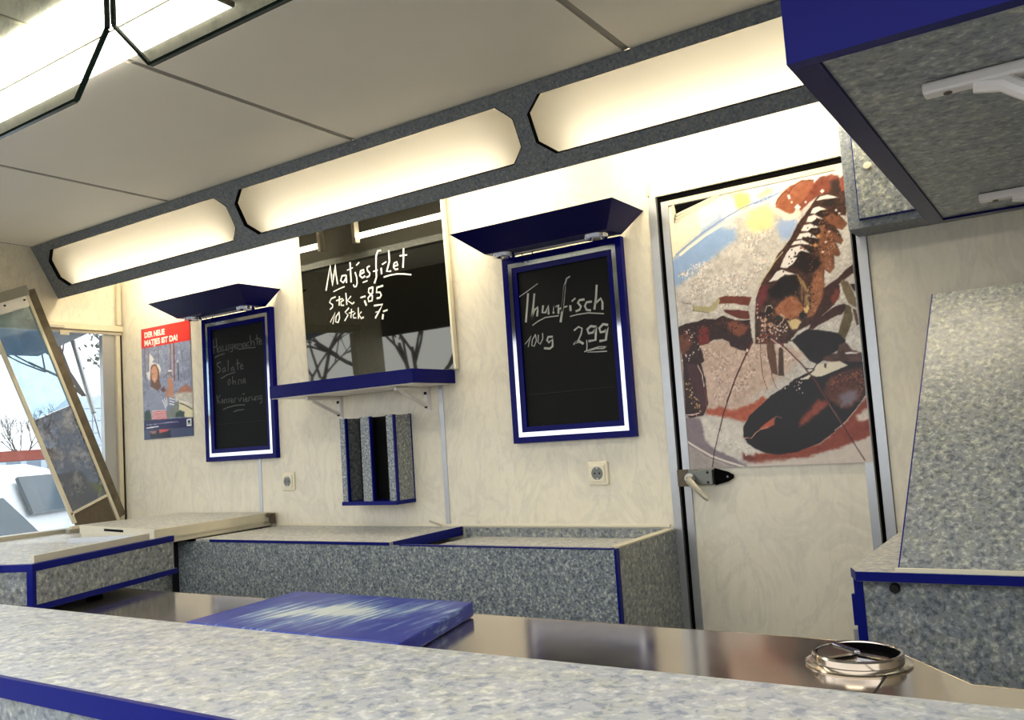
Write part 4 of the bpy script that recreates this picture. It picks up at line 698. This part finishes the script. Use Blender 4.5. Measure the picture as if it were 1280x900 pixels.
# ------------------------------------------------------------ steel worktop, board, disc
sw = thing('steel_worktop', 'stained stainless steel worktop behind the serving ledge', 'worktop', (-1.2,-1.6,0))
link('top', MB().prism([(-3.25,-1.90,.787),(.6,-1.90,.787),(.6,-1.486,.787),(-.155,-1.486,.787),(-.295,-1.318,.787),(-.42,-1.305,.787),(-3.25,-1.305,.787)], (0,0,.003)), 'steel', sw)
link('rear_edge', MB().tube([(-3.25,-1.303,.7875),(-.42,-1.303,.7875),(-.295,-1.316,.7875),(-.155,-1.484,.7875),(.6,-1.484,.7875)], .003, 8), 'steel', sw, 0, True)
link('cabinet_body', B(-3.2,.6,-1.88,-1.50,.02,.786), 'granite', sw)
link('joint', B(-.262,-.259,-1.60,-1.425,.7901,.7905), 'rubber', sw)
cbq = [(-1.572,-1.333),(-1.528,-1.65),(-.974,-1.647),(-1.068,-1.328)]
c0 = Vector((-1.29,-1.49))
cb = MB()
ang = math.radians(-1.5); hx, hy = .262, .158
def rot2(x, y): return (c0.x+x*math.cos(ang)-y*math.sin(ang), c0.y+x*math.sin(ang)+y*math.cos(ang))
cb = MB().prism([(*p,.7915) for p in ((-1.545,-1.652),(-.978,-1.652),(-1.062,-1.330),(-1.572,-1.330))], (0,0,.0285))
o = link('cutting_board', cb, 'cutting', None, .004)
tag(o, 'blue plastic cutting board with pale worn middle on the steel worktop', 'cutting board')
# sink style insert
dc = Vector((-.307,-1.428,.7902))
di = thing('worktop_insert', 'round stainless chute insert with half open lid in worktop', 'insert', dc)
link('flange', MB().lathe([(.050,.0),(.0715,.0),(.0725,.0025),(.066,.005),(.060,.0055)], dc, 48), 'steel', di, 0, True)
link('raised_ring', MB().lathe([(.058,.0056),(.0625,.0058),(.0628,.015),(.061,.0175),(.0575,.0175),(.056,.015),(.056,.0056)], dc, 48), 'steel', di, 0, True)
link('painted_dark_well', MB().lathe([(0,.0057),(.0556,.0057),(.0556,.0158)], dc, 40), 'black', di)  # shallow cup painted black for the darkness inside the opening
def sector(a0, a1, r, z0, z1, n=20):
    P = [(dc.x, dc.y, z0)]+[(dc.x+r*math.cos(math.radians(a0+(a1-a0)*k/n)), dc.y+r*math.sin(math.radians(a0+(a1-a0)*k/n)), z0) for k in range(n+1)]
    return MB().prism(P, (0,0,z1-z0))
link('lid_half', sector(140, 229, .0545, dc.z+.0125, dc.z+.0155), 'steel', di)
link('lid_half', sector(222, 340, .0545, dc.z+.0065, dc.z+.0095), 'steel', di)
a = math.radians(340); link('lip', MB().hexa([(dc.x,dc.y-.004,dc.z+.010),(dc.x+.048*math.cos(a),dc.y+.048*math.sin(a)-.004,dc.z+.010),(dc.x+.048*math.cos(a),dc.y+.048*math.sin(a)+.004,dc.z+.010),(dc.x,dc.y+.004,dc.z+.010)], [(dc.x,dc.y-.003,dc.z+.015),(dc.x+.048*math.cos(a),dc.y+.048*math.sin(a)-.003,dc.z+.015),(dc.x+.048*math.cos(a),dc.y+.048*math.sin(a)+.003,dc.z+.015),(dc.x,dc.y+.003,dc.z+.015)]), 'chrome', di)
a = math.radians(140); link('lip', MB().hexa([(dc.x-.004,dc.y,dc.z+.0157),(dc.x+.004,dc.y,dc.z+.0157),(dc.x+.004+.05*math.cos(a),dc.y+.05*math.sin(a),dc.z+.0157),(dc.x-.004+.05*math.cos(a),dc.y+.05*math.sin(a),dc.z+.0157)], [(dc.x-.003,dc.y,dc.z+.019),(dc.x+.003,dc.y,dc.z+.019),(dc.x+.003+.05*math.cos(a),dc.y+.05*math.sin(a),dc.z+.019),(dc.x-.003+.05*math.cos(a),dc.y+.05*math.sin(a),dc.z+.019)]), 'chrome', di)

# ------------------------------------------------------------ serving ledge in the foreground
sl = thing('serving_ledge', 'grey granite serving ledge, daylight painted into its colour, with blue front edging in foreground', 'ledge', (-1.2,-2.07,0))
link('ledge_board', B(-3.2,.6,-2.205,-1.926,.876,.900), 'granite_sheen', sl)
link('blue_edging', B(-3.2,.6,-2.2125,-2.2055,.8765,.9003), 'blue_edge', sl)
link('front_board', B(-3.2,.6,-2.2095,-2.19,.10,.8755), 'granite', sl)
link('rear_board', B(-3.2,.6,-1.94,-1.9265,.7905,.8755), 'granite', sl)
link('rear_edging', B(-3.2,.6,-1.9255,-1.924,.878,.8995), 'alu_beige', sl)

# ------------------------------------------------------------ right hand cabinet with its leaning granite panel
rc = thing('right_cabinet', 'grey granite cabinet with blue edging right of the door', 'cabinet', (.3,-.35,0))
RX0, RX1, RY = -.484, 1.19, -.66
link('front_panel', B(-.458, RX1, RY, RY+.018, .02, .772), 'granite', rc)
link('blue_edging', B(-.478, -.4585, RY-.002, RY+.016, .02, .772), 'blue_edge', rc)
link('left_panel', B(-.478, -.464, RY+.0165, -.010, .02, .772), 'granite', rc)
TP = [(-.482,-.652),(-.462,-.700),(RX1,-.700),(RX1,-.010),(-.482,-.010)]
link('top_board', MB().prism([(x,y,.7725) for x,y in TP], (0,0,.0215)), 'granite_sheen', rc)
mb = MB()
mb.hexa([(-.484,-.6525,.7735),(-.463,-.7025,.7735),(-.4625,-.7003,.7735),(-.4822,-.652,.7735)], [(-.484,-.6525,.7935),(-.463,-.7025,.7935),(-.4625,-.7003,.7935),(-.4822,-.652,.7935)])
mb.box(-.463, RX1, -.7025, -.7003, .7735, .7935)
link('blue_edging', mb, 'blue_edge', rc)
link('rubber_stop', MB().lathe([(0,-.016),(.009,-.016),(.011,-.012),(.011,0)], (-.39,RY-.0002,.754), 16, 'y'), 'rubber', rc, 0, True)
link('hinge', B(-.486,-.4785,RY+.002,RY+.012,.665,.735), 'blue_edge', rc); link('strip', B(-.490,-.4795,RY+.006,RY+.014,.60,.655), 'alu', rc)
link('back_upstand', B(-.470,RX1,-.0095,-.001,.7945,.822), 'granite', rc)
link('upstand_strip', B(-.470,RX1,-.0095,-.001,.8222,.826), 'plastic', rc)
gp = thing('leaning_granite_panel', 'large grey granite panel leaning back on the right cabinet', 'panel', (.3,-.4,.795))
PT = [(-.372,-.690,.8025),(RX1-.01,-.690,.8025),(RX1-.01,-.10,1.462),(-.318,-.10,1.462)]
link('board', MB().prism(PT, (.0,.012,-.0085)) , 'granite', gp)
link('blue_edging', MB().hexa([PT[0],PT[3],tuple(Vector(PT[3])+Vector((0,.012,-.0085))),tuple(Vector(PT[0])+Vector((0,.012,-.0085)))], [tuple(Vector(p)+Vector((-.003,0,0))) for p in (PT[0],PT[3],tuple(Vector(PT[3])+Vector((0,.012,-.0085))),tuple(Vector(PT[0])+Vector((0,.012,-.0085))))]), 'blue_edge', gp)
link('bottom_strip', B(-.380,RX1-.01,-.6995,-.6905,.7945,.803), 'plastic', gp)
link('prop', B(.3,.32,-.14,-.12,.7945,1.41), 'alu', gp)

# wall cabinet above right of the door
wc = thing('wall_cabinet', 'small grey granite wall cabinet with round knob, upper right', 'cabinet', (0,-.07,1.675))
link('body', B(-.516,.9,-.133,-.001,1.675,ZC-.003), 'granite_dark', wc, .001)
cd = link('door', B(-.480,.4,-.147,-.1335,1.70,ZC-.05), 'granite', wc, .001)
link('edge_line', MB().box(-.4825,-.4802,-.1455,-.1335,1.698,ZC-.05).box(-.4802,.4,-.1455,-.1335,1.6975,1.6998), 'blue_edge', wc)
link('knob', MB().lathe([(0,-.022),(.010,-.021),(.012,-.014),(.006,-.006),(.007,0)], (-.442,-.1472,1.845), 20, 'y'), 'plastic', cd, 0, True)

# big hanging cabinet, near upper right
hc = thing('hanging_cabinet', 'dark blue overhead cabinet with granite underside, near upper right', 'cabinet', (.3,-1.4,1.5))
HX0, HX1, HY0, HY1, HZ = -.2125, .9, -1.888, -.93, 1.5
link('front_panel', B(HX0, HX1, HY0, HY0+.018, HZ, ZC-.003), 'blue', hc)
link('side_panel', B(HX0, HX0+.0275, HY0+.0185, HY1, HZ, ZC-.003), 'bluecanopy', hc)
link('rear_panel', B(HX0+.028, HX1, HY1-.014, HY1, HZ, ZC-.003), 'bluecanopy', hc)
link('underside', B(HX0+.028, HX1, HY0+.0185, HY1-.0145, HZ+.004, HZ+.022), 'granite', hc)
for yy in (-1.713, -1.092):
    g = link('grip', MB().box(-.112,.20,yy-.011,yy+.011,HZ-.010,HZ+.0035), 'white_plastic', hc, .003)
    link('grip_bow', MB().tube([(-.062,yy,HZ-.008),(-.035,yy,HZ-.014),(-.012,yy,HZ-.032),(.02,yy,HZ-.036),(.09,yy,HZ-.034),(.13,yy,HZ-.014),(.15,yy,HZ-.008)], .010, 10), 'white_plastic', g, 0, True)
    link('screw', MB().lathe([(0,-.0118),(.0045,-.0115),(.0045,-.0102)], (-.088,yy,HZ), 10), 'rust', g)

# ------------------------------------------------------------ outside
def car(cx, cy, rz, sc, lab):
    t = thing('car', lab, 'car', (cx, cy, -.45))
    prof = [(-2.05,.35),(-2.1,.75),(-1.95,.95),(-1.15,1.08),(-.55,1.5),(.1,1.62),(1.2,1.6),(1.75,1.45),(2.0,1.0),(2.08,.5),(2.0,.32)]
    W = .86; mb = MB()
    def hw(z): return W if z < .95 else W-(z-.95)*.28
    c, s = math.cos(rz), math.sin(rz)
    def tr_(x, y, z): return (cx+(x*c-y*s)*sc, cy+(x*s+y*c)*sc, -.45+z*sc)
    n = len(prof)
    ys = [-1,-.92,.92,1]; vs = []
    for k, yy in enumerate(ys):
        for x, z in prof:
            zz = z-(0.05 if k in (0,3) and z > 1.2 else 0); vs.append(tr_(x, yy*hw(z), zz))
    fs = [(k*n+i,k*n+(i+1)%n,(k+1)*n+(i+1)%n,(k+1)*n+i) for k in range(3) for i in range(n)]
    fs += [tuple(range(n)), tuple(range(3*n, 4*n))]
    mb.add(vs, fs); link('body', mb, 'paint_white', t, .05*sc, True)
    ws = MB()
    def q_(pts, sd, off=.012):
        P = [tr_(x, sd*(hw(z)+off), z) for x, z in pts]; ws2 = MB().prism(P, tuple(Vector(tr_(0,sd*.01,0))-Vector(tr_(0,0,0)))); return ws2
    for sd in (-1, 1):
        for pts in ([(-.98,1.08),(-.5,1.42),(-.12,1.5),(-.12,1.08)], [(-.04,1.08),(-.04,1.51),(.8,1.5),(.8,1.08)], [(.9,1.08),(.9,1.5),(1.5,1.42),(1.72,1.08)]):
            link('side_window', q_(pts, sd), 'carglass', t)
        for wx in (-1.3, 1.3):
            p = tr_(wx, sd*.80, .32)
            link('wheel', MB().tube([p, tr_(wx, sd*.90, .32)], .31*sc, 20), 'tyre', t)
    dz = Vector((0,0,.03*sc))
    for (xa, za, xb, zb_), nm in (((-1.15,1.1,-.58,1.5),'windscreen'), ((1.98,1.08,1.78,1.44),'rear_window')):
        P = [tr_(xa,-.68,za),tr_(xa,.68,za),tr_(xb,.60,zb_),tr_(xb,-.60,zb_)]
        sg = -1 if nm == 'windscreen' else 1
        off = Vector(tr_(sg*.03,0,.02))-Vector(tr_(0,0,0))
        link(nm, MB().prism([tuple(Vector(p)+off*.8) for p in P], tuple(off)), 'carglass', t)
    return t
D1 = Vector((-.894,.448)); 
car(-10.9, 1.3, math.radians(32), 1.02, 'white car further away seen through the end window')
car(-7.25, -.05, math.radians(183), .9, 'nearest white car parked outside the end window')
def branches(mb, p, d, ln, r, depth, rs, spread=.55):
    q = p+d*ln; m_ = p+d*ln*.5+Vector((rs.uniform(-1,1),rs.uniform(-1,1),rs.uniform(-1,1)))*ln*.06
    mb.tube([p, m_, q], [r, r*.85, r*.65], 5 if depth > 1 else 3, False)
    if depth == 0: return [q]
    tips = []
    for k in range(3 if depth > 1 else 4):
        nd = (d+Vector((rs.uniform(-1,1),rs.uniform(-1,1),rs.uniform(-.4,.7)))*spread).normalized()
        st = p+(q-p)*rs.uniform(.55,1)
        tips += branches(mb, st, nd, ln*rs.uniform(.6,.8), r*.58, depth-1, rs, spread)
    return tips
def tree(x, y, h, lab, seed, leaf=.0, spread=.55, depth=5):
    rs = random.Random(seed); mb = MB()
    tips = branches(mb, Vector((x,y,-.45)), Vector((0,0,1)), h*.36, h*.016, depth, rs, spread)
    t = thing('tree', lab, 'tree', (x, y, -.45), 'trees outside')
    link('trunk_and_branches', mb, 'bark', t)
    if leaf:
        f = MB()
        for q in tips:
            if rs.random() < leaf:
                for k in range(5):
                    c = q+Vector([rs.gauss(0,.16) for _ in range(3)]); s = rs.uniform(.03,.07)
                    a = Vector([rs.gauss(0,1) for _ in range(3)]).normalized()*s; b2 = Vector([rs.gauss(0,1) for _ in range(3)]).normalized()*s
                    f.add([c-a, c+b2, c+a, c-b2], [(0,1,2,3)])
        tag(link('foliage', f, 'foliage', t), kind='stuff')
tree(-17.2, 7.9, 6.0, 'tree with thin foliage clumps beyond pale panelled wall', 4, .8)
tree(-22.0, 10.6, 7.6, 'taller leafy tree behind the first one beyond the window', 5, .7)
tree(-38, 16.6, 4.6, 'bare wintry tree above the red building roof', 8, 0, .7)
tree(-36, 18.4, 5.0, 'second bare wintry tree beside the leaning glass panel', 9, 0, .7)
tree(-40, 19.8, 5.4, 'third bare wintry tree in the far background', 10, 0, .7)
tree(-13, -9.5, 5.5, 'bare tree behind the viewer, mirrored in the black board', 12, 0, .8)
tree(-9.6, -9.0, 5.0, 'second bare tree behind the viewer, mirrored', 14, 0, .8)
tree(-15.5, -14.5, 7.0, 'third bare tree behind the viewer with fine twigs, mirrored', 15, 0, .9)
tree(-8.0, -14.5, 7.0, 'fourth bare tree behind the viewer, rightmost in the mirror', 17, 0, .9)
# pale panelled building wall
pw = thing('panelled_building', 'pale blue panelled building wall with yellow band outside window', 'building', (-10.3,3.4,-.45))
wd = Vector((.42,.90)).normalized(); wn = Vector((-wd.y, wd.x)); pc = Vector((-10.3,3.4))
def pwb(s0, s1, z0, z1, d0, d1):
    P = [pc+wd*s0+wn*d0, pc+wd*s1+wn*d0, pc+wd*s1+wn*d1, pc+wd*s0+wn*d1]
    return MB().hexa([(p.x,p.y,z0) for p in P], [(p.x,p.y,z1) for p in P])
link('core', pwb(-.3, 3.4, -.45, 1.98, .05, 2.4), 'body', pw)
for i in range(10):
    for j in range(7):
        link('panel', pwb(-.3+i*.26, -.3+i*.26+.253, .90+j*.154, .90+j*.154+.147, .0, .049), 'pale_panel', pw)
link('yellow_band', pwb(-.3, 3.38, .60, .89, .0, .049), 'yellow', pw)
link('base_band', pwb(-.3, 3.38, -.45, .59, .0, .049), 'pale_panel', pw)
# low red shed with zinc roof fascia
rs_ = thing('low_shed', 'low red brick shed with zinc roof edge beyond the cars', 'shed', (-25,9.8,-.45))
rd = Vector((.44,.90)).normalized(); rn = Vector((-rd.y, rd.x)); r0 = Vector((-25.0,9.8))
def rsb(s0, s1, z0, z1, d0, d1):
    P = [r0+rd*s0+rn*d0, r0+rd*s1+rn*d0, r0+rd*s1+rn*d1, r0+rd*s0+rn*d1]
    return MB().hexa([(p.x,p.y,z0) for p in P], [(p.x,p.y,z1) for p in P])
link('wall', rsb(-6,2.2,-.45,1.05,.3,3), 'brick', rs_)
link('fascia', rsb(-6,1.6,1.06,1.32,.0,.25), 'zinc', rs_)
for i in range(14): link('rib', rsb(-5.9+i*.5,-5.75+i*.5,1.08,1.31,-.06,-.001), 'pale_panel', rs_)
link('roof', rsb(-6,1.4,1.33,1.62,.1,3), 'brick', rs_)
link('post', rsb(-1.2,-1.05,-.45,1.05,.0,.15), 'zinc', rs_)
